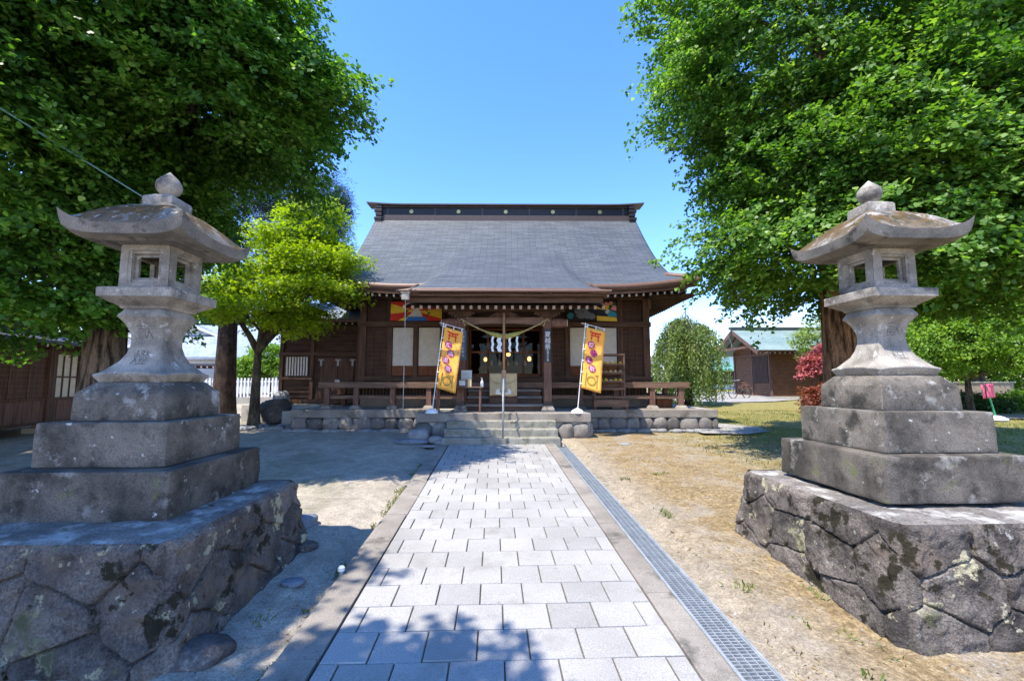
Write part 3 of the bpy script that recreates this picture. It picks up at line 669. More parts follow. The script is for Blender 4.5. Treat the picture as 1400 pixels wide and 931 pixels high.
# main front with the canopy swell; rows from eave to ridge
main = uvgrid('roof', [[(x, y, roofz(x, y) ) for x in xf(y)] for y in ysl], [M['roof'], M['copper']], hall, thick=.17)
uvgrid('rear_roof', [[(x, 9.8 - y, zm(y, abs(x))) for x in xf(y, 40)[::-1]] for y in ysl], [M['roof'], M['copper']], hall)
for sx in (-1, 1):   # side skirts under the gables
    yv = np.linspace(.5, 9.3, 60); P = []
    for q in np.linspace(0, 1, 9):
        rowp = []
        for y in yv:
            dfront = min(y - .5, 9.3 - y); dmax = min(.80, dfront) ; d = q * dmax
            rowp.append((sx * (5.53 - d), y, prof(d) + lift(5.53 - d, min(dfront, 9)) - .004))
        P.append(rowp)
    uvgrid('side_roof', P, [M['roof'], M['copper']], hall, flip=(sx > 0))
    m = MB(); gy = [1.35] + list(np.linspace(1.6, 8.2, 24)) + [8.45]
    tri = [(sx * 4.72, y, zm(min(y, 9.8 - y), 0) - .10) for y in gy] + [(sx * 4.72, y, 4.62) for y in gy[::-1]]
    m.add(tri, [tuple(range(len(tri)))]); HB(m, 'gable_wall', M['panel'])
    m = MB()      # barge boards
    for i in range(len(gy) - 1):
        a, b = gy[i], gy[i+1]; m.bar((sx*4.93, a, zm(min(a, 9.8-a), 0) - .21), (sx*4.93, b, zm(min(b, 9.8-b), 0) - .21), .06, .20)
    HB(m, 'barge_board', M['woodh'])
# canopy front part of the roof, ahead of the main eave
kys = np.linspace(-1.4, .52, 18)
uvgrid('canopy_roof', [[(x * (1 + .0 * y), y, zk(y, abs(x))) for x in np.linspace(-2.46, 2.46, 50)] for y in kys], [M['roof'], M['copper']], hall, thick=.10)
# eave boards below the copper edge
for sg_ in (-1, 1):
    m = MB(); xx = np.linspace(2.3, 5.42, 30) * sg_
    m.loft([[(a, .555, zm(.5, abs(a)) - .265), (a, .645, zm(.5, abs(a)) - .265), (a, .645, zm(.5, abs(a)) - .172), (a, .555, zm(.5, abs(a)) - .172)] for a in xx]); HB(m, 'eave_board', M['woodh'])
m = MB(); m.bx(-2.42, 2.42, -1.33, -1.24, 3.64, 3.715); m.bx(-2.36, 2.36, -1.20, -1.10, 3.52, 3.635)
for sx in (-1, 1): m.bar((sx*2.40, -1.3, 3.665), (sx*2.40, .5, 4.27), .06, .14)
HB(m, 'canopy_eave_board', M['woodh'])
# soffits and rafters
def soff(y): return 3.99 + (y - .55) * .30
m = MB(); m.add([(-5.45,.6,soff(.6)+.075),(5.45,.6,soff(.6)+.075),(4.3,1.95,soff(1.95)+.075),(-4.3,1.95,soff(1.95)+.075)], [(0,1,2,3)])
for sx in (-1, 1): m.add([(sx*5.45,.6,soff(.6)+.075),(sx*5.45,9.2,soff(.6)+.075),(sx*4.2,7.9,soff(1.95)+.075),(sx*4.2,1.95,soff(1.95)+.075)], [(0,1,2,3)])
HB(m, 'soffit', M['woodh'])
proto = None; k = 0; x = -5.3
def raft(name, a, b, w_=.055, h_=.075):
    mb = MB(); mb.bar(a, b, w_, h_, 0, 1); return HB(mb, name, [M['woodh'], M['endwhite']])
for i in range(54):
    x = -5.3 + i * .2
    if abs(x) < 2.35: continue
    up = lift(abs(x), 0) * .8; ye = 1.9 if abs(x) < 4.35 else max(.75, 1.9 - (abs(x) - 4.3) * 1.2)
    raft('rafter', (x, .62, soff(.62) + .03 + up), (x, ye, soff(ye) + .03))
for i in range(25):
    x = -2.4 + i * .2; mb = MB(); mb.bar((x, -1.05, 3.425), (x, .6, 3.90), .065, .085, 0, 1); HB(mb, 'canopy_rafter', [M['woodh'], M['endtan']])
for sx in (-1, 1):
    m = MB()
    for i in range(42):
        y = .85 + i * .2; xi = 4.25 if 1.9 < y < 7.9 else 4.25 + (1.9 - y) * 1.0 if y < 1.9 else 4.25 + (y-7.9)
        m.bar((sx * 5.38, y, soff(.62) + .03 + lift(5.4, y - .5) * .8), (sx * xi, y, soff(.6 + (5.4 - xi)) + .03), .055, .075, 0, 1)
    HB(m, 'side_rafters', [M['woodh'], M['endwhite']], kind='stuff')
m = MB()
m.add([(-2.4,-1.0,3.50),(2.4,-1.0,3.50),(2.4,1.6,4.22),(-2.4,1.6,4.22)], [(0,1,2,3)]); m.bx(-2.38, 2.38, .0, .12, 3.60, 3.72)
HB(m, 'canopy_soffit', M['panel'])
# ---- ridge
rg = MB(); rg.bx(-4.80, 4.80, 4.70, 5.10, 7.72, 7.94, 1); rg.bx(-4.76, 4.76, 4.76, 5.04, 7.94, 8.26, 0)
rg.bx(-4.84, 4.84, 4.70, 5.10, 8.255, 8.31, 1)
for i in range(6): rg.bx(-4.5 + i*1.8 - .035, -4.5 + i*1.8 + .035, 4.745, 4.80, 7.95, 8.25, 1)
for sx in (-1, 1):
    for k in range(5): rg.bx(*sorted((sx*4.70, sx*(4.93 + .05*(k % 2)))), 4.62, 5.18, 8.20 - k*.15, 8.31 - k*.15, 0)
ridge = HB(rg, 'ridge', [M['bronze'], M['ridgetrim']], bevel=.006)
m = MB(); xr = np.linspace(-5.27, 5.27, 41); zc = lambda x: 8.365 + .07 * max(0, (abs(x) - 3.8) / 1.5) ** 2
m.loft([[(x,4.60,zc(x)),(x,4.9,zc(x)+.05),(x,5.20,zc(x)),(x,5.20,zc(x)-.05),(x,4.60,zc(x)-.05)] for x in xr]); HBc(m, 'ridge_cap', M['ridgetrim'], ridge)
for i in range(5):
    m = MB(); m.tube([(-3.6 + i*1.8, 4.755, 8.10), (-3.6 + i*1.8, 4.735, 8.10)], .072, 16)
    for q in range(8): a = q * math.pi / 4; m.tube([(-3.6 + i*1.8 + .055*math.cos(a), 4.737, 8.10 + .055*math.sin(a)), (-3.6 + i*1.8 + .055*math.cos(a), 4.727, 8.10 + .055*math.sin(a))], .024, 8)
    HBc(m, 'crest', M['gold'], ridge)
# ---- columns and walls
def column(x, y, w_, z0, z1, name='column', mat='wood', parent=hall): m = MB(); m.bx(x-w_/2, x+w_/2, y-w_/2, y+w_/2, z0, z1); return HB(m, name, M[mat], parent, bevel=.008)
for sx in (-1, 1):
    for x_ in (4.30, 3.50, 1.90, 1.18):
        column(sx * x_, YW + (0 if x_ > 4 else .02), .20 if x_ > 4 else .15, FL - .1, 4.42)
    column(sx * 2.71, YW + .01, .14, FL - .1, 3.32)
    for y_ in (4.2, 6.6, 8.0): column(sx * 4.30, y_, .20, FL - .1, 4.42)
m = MB(); m.bx(-4.42, 4.42, 1.68, 1.73, 3.30, 3.45); m.bx(-4.42, 4.42, 1.69, 1.74, 1.66, 1.80); m.bx(-4.4, 4.4, 1.70, 1.92, 4.14, 4.36)
for sx in (-1, 1): m.bx(*sorted((sx*4.38, sx*4.44)), 1.7, 8.1, 3.30, 3.45); m.bx(*sorted((sx*4.38, sx*4.44)), 1.7, 8.1, 1.66, 1.80)
HB(m, 'tie_beam', M['woodh'], bevel=.006)
def lattice(x0, x1, z0, z1, y, dz_=.125, nv=3, name='lattice_shutter'):
    m = MB(); m.bx(x0, x1, y + .03, y + .05, z0, z1)
    n = int((z1 - z0) / dz_)
    for i in range(n + 1): m.bx(x0, x1, y, y + .03, z0 + i*(z1-z0)/n - .011, z0 + i*(z1-z0)/n + .011, 1)
    for i in range(nv + 1): m.bx(x0 + i*(x1-x0)/nv - .01, x0 + i*(x1-x0)/nv + .01, y - .006, y + .026, z0, z1, 1)
    return HB(m, name, [M['panel'], M['wood']])
for sx in (-1, 1):
    a, b = sorted((sx*3.58, sx*4.20)); lattice(a, b, 1.82, 3.29, 1.80)
    a, b = sorted((sx*1.26, sx*1.82)); lattice(a, b, 1.82, 3.29, 1.80)
    # upper panels with battens
    for (a, b) in ((3.58, 4.20), (1.26, 1.82), (1.98, 3.42)):
        a, b = sorted((sx*a, sx*b)); m = MB(); m.bx(a, b, 1.84, 1.88, 3.46, 4.13); n = 3 if b - a < 1 else 7
        for i in range(n): q = a + (i + .5) * (b - a) / n; m.bx(q - .012, q + .012, 1.82, 1.845, 3.46, 4.13)
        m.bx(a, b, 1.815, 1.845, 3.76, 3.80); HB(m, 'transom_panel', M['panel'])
    for (a, b) in ((1.98, 2.635), (2.785, 3.42)):
        a, b = sorted((sx*a, sx*b)); m = MB(); m.bx(a, b, 1.82, 1.86, 1.82, 2.10, 0); m.bx(a, b, 1.80, 1.84, 2.08, 2.12, 0); HB(m, 'low_panel', M['woodred'])
        m = MB(); m.bx(a + .01, b - .01, 1.83, 1.85, 2.125, 3.285); o = HB(m, 'paper_screen', M['paper'])
    # side and rear walls
    m = MB(); m.bx(*sorted((sx*4.26, sx*4.32)), 1.9, 8.0, 1.5, 4.6)
    for i in range(20): m.bx(*sorted((sx*4.32, sx*4.345)), 1.95, 7.95, 1.9 + i*.12, 1.915 + i*.12)
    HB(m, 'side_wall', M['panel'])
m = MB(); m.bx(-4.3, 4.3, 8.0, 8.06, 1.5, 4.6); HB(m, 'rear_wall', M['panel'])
m = MB(); m.bx(-4.24, 4.24, 1.95, 7.98, 4.45, 4.50); m.bx(-4.24, 4.24, 1.93, 7.98, 1.55, 1.60, 1); HB(m, 'inner_ceiling_and_floor', [M['panel'], M['woodh']])
# entrance: glazed doors set back
m = MB(); yD = 2.15
for x_ in (-1.08, -.53, .02, .57, 1.10): m.bx(x_ - .028, x_ + .028, yD - .03, yD + .03, 1.66, 3.30)
for z_ in (1.70, 1.86, 2.56, 3.26): m.bx(-1.10, 1.12, yD - .024, yD + .024, z_ - .03, z_ + .03)
for k in range(4): m.bx(-1.05 + k*.55, -.56 + k*.55, yD - .01, yD + .01, 1.66, 1.85)
dr = HB(m, 'glazed_door', M['woodred'])
for k in range(4):
    m = MB(); m.bx(-1.052 + k*.55, -.558 + k*.55, yD - .003, yD + .003, 1.89, 3.23); HBc(m, 'pane', M['glass'], dr)
m = MB(); m.bx(-1.2, 1.2, 1.70, 1.90, 3.30, 3.42); m.bx(-1.2, 1.2, 1.86, 1.92, 3.42, 4.15); m.bx(-1.2, 1.2, 1.75, 2.2, 1.60, 1.66)
for sx in (-1, 1): m.bx(*sorted((sx*1.11, sx*1.18)), 1.88, 2.25, 1.62, 3.35)
HB(m, 'door_frame', M['woodh'])
# things glimpsed inside
for x_, z_, r_, h_, lab in ((-.66, 2.38, .055, .13, 'glowing oval paper lamp seen through the left door panes'), (.10, 2.55, .075, .13, 'round glowing lamp hanging high in the middle of the hall'), (.80, 2.40, .06, .15, 'glowing oval paper lamp seen through the right door panes')):
    lt = thingB('paper_lamp', lab, 'lamp', x_, 3.1, z_, 'lit lamps inside the hall'); m = MB(); m.lathe([(.02,-h_/2),(r_*.8,-h_*.35),(r_,0),(r_*.8,h_*.35),(.02,h_/2)], n=14); m.build('shade', M['lampglow'], lt, smooth=True)
    m = MB(); m.tube([(0,0,h_/2), (0,0,4.44 - z_)], .006, 6); m.build('cord', M['black'], lt)
al = thingB('altar_table', 'dark low altar table with small white vessels inside the hall', 'altar', .1, 4.2, 1.6)
m = MB(); m.bx(-.9,.9,-.25,.25,.55,.60); m.build('table_top', M['woodh'], al)
for a in (-.82, .82):
    for b in (-.2, .2): m = MB(); m.bx(a-.03,a+.03,b-.03,b+.03,0,.55); m.build('leg', M['woodh'], al)
for i, x_ in enumerate((-.6,-.3,0,.3,.6)):
    m = MB(); m.lathe([(.03,.0),(.055,.05),(.05,.12),(.02,.17),(.02,.2)], n=12); o = m.build('offering_jar', M['white'], smooth=True); o.location = Bp(.1 + x_, 4.2, 2.2)
    tag(o, 'small white vessel standing on the altar table inside the hall', 'jar', 'white vessels on the altar')
# ---- veranda
vb = MB()
for i in range(40):
    a = -5.12 + i * 10.24 / 40; vb.bx(a + .003, a + 10.24/40 - .003, .80, 1.70, FL - .05, FL)
for sx in (-1, 1):
    for i in range(26): y0 = 1.70 + i*.25; vb.bx(*sorted((sx*4.42, sx*5.07)), y0 + .003, y0 + .247, FL - .05, FL)
ver = HB(vb, 'veranda_floor', M['woodpale'])
m = MB(); m.bx(-5.14, 5.14, .70, .798, FL - .15, FL + .012)
for sx in (-1, 1): m.bx(*sorted((sx*5.075, sx*5.16)), .80, 8.2, FL - .15, FL + .012)
HBc(m, 'edge_beam', M['woodpale'], ver, bevel=.006)
m = MB()
for a, b in ((-4.98, -1.05), (1.05, 4.98)): m.bx(a, b, .78, .84, 1.17, 1.27)
for sx in (-1, 1): m.bx(*sorted((sx*4.88, sx*4.94)), .9, 8.1, 1.17, 1.27)
HBc(m, 'lower_rail', M['woodpale'], ver, bevel=.005)
for sx in (-1, 1):
    for x_ in (4.91, 4.11, 3.1, 2.1, 1.12):
        m = MB(); m.bx(sx*x_-.07, sx*x_+.07, .73, .87, .985, FL - .15); p = HBc(m, 'veranda_post', M['woodpost'], ver, bevel=.006)
        m = MB(); m.loft([sq(h, z, .08, 2) for h, z in ((.15,.90),(.145,.93),(.10,.99),(.09,.992))]); m.v = [(x+sx*x_, y+.80, z) for x, y, z in m.v]; HBc(m, 'post_stone', M['terrace'], ver)
    for y_ in (2.2, 3.6, 5.0, 6.4, 7.8): m = MB(); m.bx(sx*4.98-.07, sx*4.98+.07, y_-.07, y_+.07, .90, FL - .15); HBc(m, 'veranda_post', M['woodpost'], ver)
# under-floor boarding with vertical slats
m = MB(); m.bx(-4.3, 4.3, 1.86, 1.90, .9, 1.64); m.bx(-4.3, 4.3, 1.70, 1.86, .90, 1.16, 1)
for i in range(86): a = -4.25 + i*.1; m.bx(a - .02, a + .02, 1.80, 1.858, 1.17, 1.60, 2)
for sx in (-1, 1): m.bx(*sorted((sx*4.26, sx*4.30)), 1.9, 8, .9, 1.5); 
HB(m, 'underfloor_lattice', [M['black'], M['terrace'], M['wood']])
# wooden stair
stairs = MB()
for y0, y1, z in ((-.30, .25, 1.08), (.25, .50, 1.26), (.50, .72, 1.44)):
    stairs.bx(-1.0, 1.0, y0 - .02, y1 + .02, z - .06, z); stairs.bx(-.98, .98, y0 + .02, y0 + .05, z - .18, z - .062, 1)
for sx in (-1, 1): stairs.bx(sx*.97 - .03, sx*.97 + .03, -.26, .24, .90, 1.018, 1); stairs.bx(sx*.97 - .03, sx*.97 + .03, .28, .70, .90, 1.19, 1)
HB(stairs, 'wooden_stair', [M['woodgrey'], M['woodh']], bevel=.006)
# ---- canopy posts, beams, carvings
for sx in (-1, 1):
    m = MB(); m.bx(sx*1.09-.095, sx*1.09+.095, -.495, -.305, 1.05, 3.24); cp = HB(m, 'canopy_post', M['woodpost'], bevel=.012)
    m = MB(); m.loft([sq(h, z, .08, 3) for h, z in ((.165,.903),(.16,.96),(.125,1.03),(.118,1.052))]); m.v = [(x+sx*1.09, y-.40, z) for x, y, z in m.v]; HBc(m, 'base_stone', M['terrace'], cp)
    m = MB(); m.bx(sx*1.09-.10, sx*1.09+.10, -.50, -.30, 1.06, 1.16); m.v = [(x, y, z) for x, y, z in m.v]; HBc(m, 'post_foot_fitting', M['bronze'], cp)
    # carved bracket: stepped scroll shapes
    m = MB()
    for hw_, z_ in ((.13,3.26),(.20,3.31),(.27,3.355),(.33,3.40)): m.rbox((sx*1.09, -.40, z_), (2*hw_, .20, .05), .02, 4, .012, 9, seed=hw_*40)
    for q in (-1, 1):
        for k in range(3): m.tube([(sx*1.09 + q*(.16 + k*.07), -.50, 3.29 + k*.04), (sx*1.09 + q*(.16 + k*.07), -.30, 3.29 + k*.04)], .033, 10)
    HB(m, 'carved_bracket', M['carve'], smooth=True, auto=40)
    # beam end rounded, with pale cap
    m = MB(); m.loft([[(sx*xx_, -.40 + .10*math.cos(a)*s_, 3.135 + .10*math.sin(a)*s_) for a in np.linspace(0, 2*math.pi, 13)[:-1]] for xx_, s_ in ((1.19,1.1),(1.35,1.25),(1.5,1.1),(1.585,.95))])
    HB(m, 'beam_nose', M['woodpost'], smooth=True, auto=40)
    m = MB(); m.tube([(sx*1.586, -.40, 3.135), (sx*1.605, -.40, 3.135)], .092, 16); HB(m, 'beam_nose_cap', M['endwhite'])
m = MB(); xx = np.linspace(-1.0, 1.0, 21); bw = lambda x: 3.06 + .05 * math.cos(x * 1.5) 
m.loft([[(x,-.48,bw(x)),(x,-.32,bw(x)),(x,-.32,3.24),(x,-.48,3.24)] for x in xx]); m.bx(-.99, .99, -.50, -.30, 3.242, 3.262); HB(m, 'rainbow_beam', M['woodpale'])
m = MB()    # frog-leg strut, carved
for i in range(26):
    t = i / 25; x = -.36 + .72*t; hh = .12 * (1 - abs(2*t - 1) ** 2.2) + .03
    m.rbox((x, -.40, 3.27 + hh/2 + .0), (.045, .12, hh + .02), .01, 3, .012, 12, seed=i)
for i in range(9): a = i * .7; m.rock((.12*math.cos(a)*(.4+.08*i), -.465, 3.34 + .045*math.sin(a)), (.09,.05,.07), seed=i, sub=2)
HB(m, 'frog_leg_strut', M['carve'], smooth=True, auto=40)
m = MB(); m.bx(-1.55, 1.55, -.49, -.31, 3.43, 3.52); m.bx(-2.3, 2.3, -.46, -.34, 3.525, 3.60)
for sx in (-1, 1): m.bar((sx*1.09, -.3, 3.30), (sx*1.09, 1.8, 3.62), .12, .18)
HB(m, 'canopy_purlin', M['woodh'], bevel=.006)
# gutter, leader box and rain chain
m = MB(); m.tube([(-2.50,-1.47,3.742),(2.50,-1.47,3.742)], .030, 10, 0)
for i in range(9): m.bar((-2.2 + i*.55, -1.47, 3.74), (-2.2 + i*.55, -1.32, 3.68), .012)
gut = HB(m, 'gutter', M['copper'], smooth=True, auto=50)
m = MB(); m.rbox((-2.28,-1.45,3.60), (.17,.12,.15), .01, 3, 0); m.bx(-2.38,-2.18,-1.52,-1.38,3.68,3.70); HBc(m, 'leader_box', M['terrace_top'], gut)
m = MB(); m.tube([(-2.28,-1.45,3.53),(-2.28,-1.45,.97)], .009, 6); HBc(m, 'rain_chain', M['steel'], gut)
for sx in (-1, 1):
    m = MB(); m.bx(sx*4.40 - .035, sx*4.40 + .035, 1.66, 1.70, 3.86, 4.16); HB(m, 'pale_tag_board', M['woodpale'])
# white paper glare? none: blinds hang behind the glass

# ================================================================== hangings, boards
def prints_from_text(txt, size, mb, x, z, y=0, m=0, align='CENTER', rot=0, sx=1, sz=1):
    cu = bpy.data.curves.new('t', 'FONT'); cu.body = txt; cu.size = size; cu.align_x = align; cu.resolution_u = 2
    to = bpy.data.objects.new('t', cu); me = bpy.data.meshes.new_from_object(to)
    if len(me.vertices):
        vx = [v.co.x for v in me.vertices]; vy = [v.co.y for v in me.vertices]; cx = (max(vx)+min(vx))/2; cy = (max(vy)+min(vy))/2
        mb.add([(x + (v.co.x - cx)*sx, y, z + (v.co.y - cy)*sz) for v in me.vertices], [tuple(p.vertices) for p in me.polygons], m)
    bpy.data.objects.remove(to); bpy.data.meshes.remove(me)
# sacred rope
sr = thingB('sacred_rope', 'straw rope with white zigzag papers sagging between the two canopy posts', 'rope', 0, -.55, 2.8)
m = MB(); P = []; r_ = []
for i in range(81):
    t = -1 + i / 40; x = 1.07 * t; z = 3.20 - 2.80 - .43 * (1 - abs(t) ** 1.5) + .0; P.append((x, 0, z)); a = abs(x)
for k in range(3):
    pts = []; rad = []
    for i, (x, y, z) in enumerate(P):
        a = i * .55 + k * 2.094; th = .013 + .028 * math.exp(-(x / .38) ** 4); pts.append((x, math.cos(a) * th * .8, z + math.sin(a) * th * .8)); rad.append(th)
    m.tube(pts, rad, 6, 1 if k == 0 else 0)
m.m = []
for f in m.f: m.m.append(1 if abs(m.v[f[0]][0]) < .42 else 0)
m.build('rope', [M['straw'], M['strawgreen']], sr, smooth=True)
for sx in (-1, 1):
    m = MB(); m.tube([(sx*1.07,0,.40),(sx*1.02,-.03,.33),(sx*.98,-.03,.22)], [.012,.012,.02], 6); m.tube([(sx*1.07,0,.40),(sx*1.12,-.02,.36),(sx*1.08,-.03,.42),(sx*1.05,0,.38)], .012, 6); m.build('knot', M['straw'], sr, smooth=True)
for x_, w_ in ((-.28, .055), (-.10, .10), (.15, .055), (.33, .05)):
    m = MB(); z = -.03; xx_ = 0
    for i in range(4):
        dx = (w_*.45) * (1 if i % 2 else -1); m.add([(x_+xx_-w_/2,-.03-i*.006,z),(x_+xx_+w_/2,-.03-i*.006,z),(x_+xx_+w_/2+dx,-.036-i*.006,z-.115),(x_+xx_-w_/2+dx,-.036-i*.006,z-.115)], [(0,1,2,3)]); xx_ += dx; z -= .09
    o = m.build('zigzag_paper', M['white'], sr); so = o.modifiers.new('t', 'SOLIDIFY'); so.thickness = .002
br_ = thingB('bell_rope', 'thick brown bell-pull rope with frayed end hanging before the offertory box', 'rope', -.01, -.62, 1.4)
m = MB(); m.tube([(0,0,1.95),(0,0,.52)], .032, 10); m.build('rope', M['bellrope'], br_, smooth=True)
m = MB(); m.rbox((0,0,.44), (.11,.11,.20), .03, 4, .006); m.build('knot_collar', M['bellrope'], br_, smooth=True)
m = MB()
for i in range(26): a = i*2.4; r0 = .045*math.sqrt(i/26); m.tube([(r0*math.cos(a), r0*math.sin(a), .35),(r0*1.6*math.cos(a), r0*1.6*math.sin(a), .12),(r0*2.4*math.cos(a), r0*2.4*math.sin(a), -.02)], [.014,.014,.006], 5)
m.build('frayed_end', M['frayed'], br_, smooth=True)
# offertory box
ob = thingB('offertory_box', 'offertory box draped with a cream cloth at the top of the steps', 'offertory box', -.03, .10, 1.08)
m = MB(); m.bx(-.37,.37,-.14,.22,0,.17); m.bx(-.34,.34,-.12,.2,.17,.76); m.build('box', M['woodh'], ob, bevel=.008)
m = MB(); cols = np.linspace(-.355, .355, 41)
m.grid([[(x, -.155 - .008*math.sin(x*38) * (1 - t), .20 + .58*t - (.02*math.sin(x*9) if t == 0 else 0)) for x in cols] for t in np.linspace(0, 1, 9)]); m.grid([[(x, -.155 + .38*t, .78) for x in cols] for t in (0, 1)])
o = m.build('drape', M['cloth'], ob, smooth=True); o.modifiers.new('t', 'SOLIDIFY').thickness = .004
m = MB()
for sx in (-1, 1):
    pts = [(sx*.34, -.17, .62), (sx*.2, -.172, .54), (sx*.05, -.172, .52)]; m.tube(pts, .008, 6)
m.build('cord', M['straw'], ob)
m = MB()
for x_ in (-.13, .13):
    for q in range(5): a = q*1.257; m.tube([(x_ + .045*math.cos(a), -.164, .31 + .045*math.sin(a)), (x_ + .045*math.cos(a), -.168, .31 + .045*math.sin(a))], .034, 8)
    m.add([(x_-.08,-.166,.24),(x_+.08,-.166,.24),(x_+.04,-.166,.33),(x_-.04,-.166,.33)], [(0,1,2,3)])
m.build('white_crest_print', M['white'], ob)
# notice boards on the posts
sg = thingB('sign_board', 'black vertical board with white lettering on the right canopy post', 'sign', 1.09, -.515, 2.55)
m = MB(); m.bx(-.09,.09,-.012,.012,-.42,.42); m.build('board', M['black'], sg)
m = MB()
for i, ch in enumerate('夏越祭'): prints_from_text(ch, .15, m, 0, .28 - i*.155, -.0145)
for i, ch in enumerate('六月三十日'): prints_from_text(ch, .07, m, 0, -.12 - i*.062, -.0145)
m.build('lettering', M['white'], sg)
sg = thingB('sign_board', 'blue-grey vertical board with pale lettering on the left canopy post', 'sign', -1.04, -.515, 2.55)
m = MB(); m.bx(-.085,.085,-.012,.012,-.38,.38); m.build('board', M['signblue'], sg)
m = MB()
for i, ch in enumerate('ご自由にお参り'): prints_from_text(ch, .085, m, 0, .31 - i*.095, -.0145)
m.build('lettering', M['white'], sg)
# painted boards over the screens
def board(label, x0, x1, z0, z1, y, tilt, fn, cols):
    t = thingB('picture_board', label, 'painted board', (x0+x1)/2, y, (z0+z1)/2, 'painted boards on the hall front')
    W, H_ = x1-x0, z1-z0; m = MB(); m.bx(-W/2, W/2, 0, .025, -H_/2, H_/2); m.build('backing', cols[0], t)
    fn(t, W, H_); t.rotation_euler = (tilt, 0, RB); return t
def poly(mb, pts, y, m): mb.add([(x, y, z) for x, z in pts], [tuple(range(len(pts)))], m)
def clip_ray(a, W, H_, cx, cz):
    dx, dz_ = math.cos(a), math.sin(a); ts = []
    if dx: ts.append(((W/2 if dx > 0 else -W/2) - cx) / dx)
    if dz_: ts.append(((H_/2 if dz_ > 0 else -H_/2) - cz) / dz_)
    t = min(q for q in ts if q > 0); return (cx + dx*t, cz + dz_*t)
def sunburst(t, W, H_):
    m = MB(); cz = .0; n = 16
    for i in range(n):
        a0 = 2*math.pi*i/n + .1; a1 = 2*math.pi*(i+1)/n + .1
        p0 = clip_ray(a0, W, H_, .0, cz); p1 = clip_ray(a1, W, H_, .0, cz); pts = [(0, cz), p0]
        for c in ((W/2,H_/2),(-W/2,H_/2),(-W/2,-H_/2),(W/2,-H_/2)):
            ac = math.atan2(c[1]-cz, c[0]) % (2*math.pi)
            if a0 % (2*math.pi) < ac < (a1 % (2*math.pi) or 7): pts.append(c)
        pts.append(p1); poly(m, pts, -.003, i % 2)
    m.build('sunburst', [M['red'], M['yellow2']], t)
    m = MB(); poly(m, [(-.32,-H_/2),(.36,-H_/2),(.27,-.17),(-.24,-.17)], -.006, 0); m.build('sea', M['blue'], t)
    m = MB(); poly(m, [(-.22,-.168),(.20,-.168),(.09,.06),(.03,.10),(-.03,.10),(-.08,.05)], -.008, 0); m.build('peak', M['paper'], t)
    m = MB()
    for sx, c in ((-.32, 1), (.33, -1)):
        for k in range(7): z = -.22 + k*.075; poly(m, [(sx + c*.02*k*-.6, z), (sx + .03, z+.02), (sx + .10*c*(-1)**k + .02, z+.13), (sx + .01, z+.09)], -.010 - k*.0004, 0)
    m.build('pine_branch', M['boardgreen'], t)
M['yellow2'] = flat('board_yellow', (.80,.50,.03), .6); M['blue'] = flat('board_blue', (.02,.15,.50), .6); M['boardgreen'] = flat('board_green', (.02,.10,.02), .7)
M['teal'] = flat('board_teal', (.03,.25,.32), .6); M['bgrey'] = flat('board_grey', (.16,.17,.18), .7); M['pale'] = flat('board_pale', (.55,.58,.52), .7); M['rose'] = flat('board_rose', (.70,.25,.28), .7); M['bdark'] = flat('board_dark', (.02,.02,.025), .7)
board('red and yellow sunburst board with a white peak over blue sea', -3.44, -1.90, 3.46, 4.05, 1.60, R(-6), sunburst, [M['bdark']])
def greyb(t, W, H_):
    for mt, nm, S in (('pale','cloud_shape',[(-.36,.20,.13,.08),(-.24,.22,.10,.05)]),('bgrey','rock_shape',[(.0,-.12,.15,.10),(.17,-.10,.14,.12),(.31,-.14,.11,.10),(-.10,.02,.12,.10),(.1,.05,.1,.06)]),('teal','water_shape',[(-.33,-.13,.10,.10)]),('red','sun_shape',[(.33,.17,.08,.05)])):
        m = MB()
        for q, (x, z, a, b) in enumerate(S): poly(m, [(x + a*math.cos(i*.628)*(1+.15*math.sin(i*2.7+q)), z + b*math.sin(i*.628)) for i in range(10)], -.003 - q*.0007 - (.004 if mt in ('red','teal') else 0), 0)
        m.build(nm, M[mt], t)
board('dark grey painted board with pale cloud and small red sun', 1.86, 2.74, 3.47, 4.02, 1.58, R(-6), greyb, [M['bdark']])
def colb(t, W, H_):
    L = [('boardgreen','hill_shape',[(-.3,.31),(.3,.25),(.3,.02),(-.3,.1)]),('yellow2','sun_band',[(-.30,.20),(.10,.24),(.05,.02),(-.28,.06)]),('bdark','shadow_shape',[(-.30,.04),(-.05,.0),(.02,-.16),(-.30,-.14)]),('teal','wave_shape',[(.0,-.05),(.12,.02),(.30,-.05),(.30,-.18),(.05,-.17)]),('rose','blossom_shape',[(.12,.05),(.20,.18),(.30,.16),(.30,.0)]),('yellow2','lower_band',[(-.30,-.15),(.0,-.17),(.30,-.20),(.30,-.32),(-.30,-.30)]),('pale','foam_shape',[(-.06,-.03),(.04,.06),(.10,.02),(.02,-.10)])]
    for k, (mt, nm, P) in enumerate(L): m = MB(); poly(m, [(x, z) for x, z in P], -.003 - k*.0012, 0); m.build(nm, M[mt], t)
    m = MB()
    for k in range(3): poly(m, [(-.14+.12*math.cos(i*.7)*.5 + k*.14, .2+.06*math.sin(i*.7)+.02*k) for i in range(9)], -.014 - k*.001, 0)
    m.build('flower_shape', M['rose'], t)
board('bright board of green, yellow, teal and pink shapes right of the grey one', 2.76, 3.37, 3.44, 4.09, 1.58, R(-4), colb, [M['bdark']])
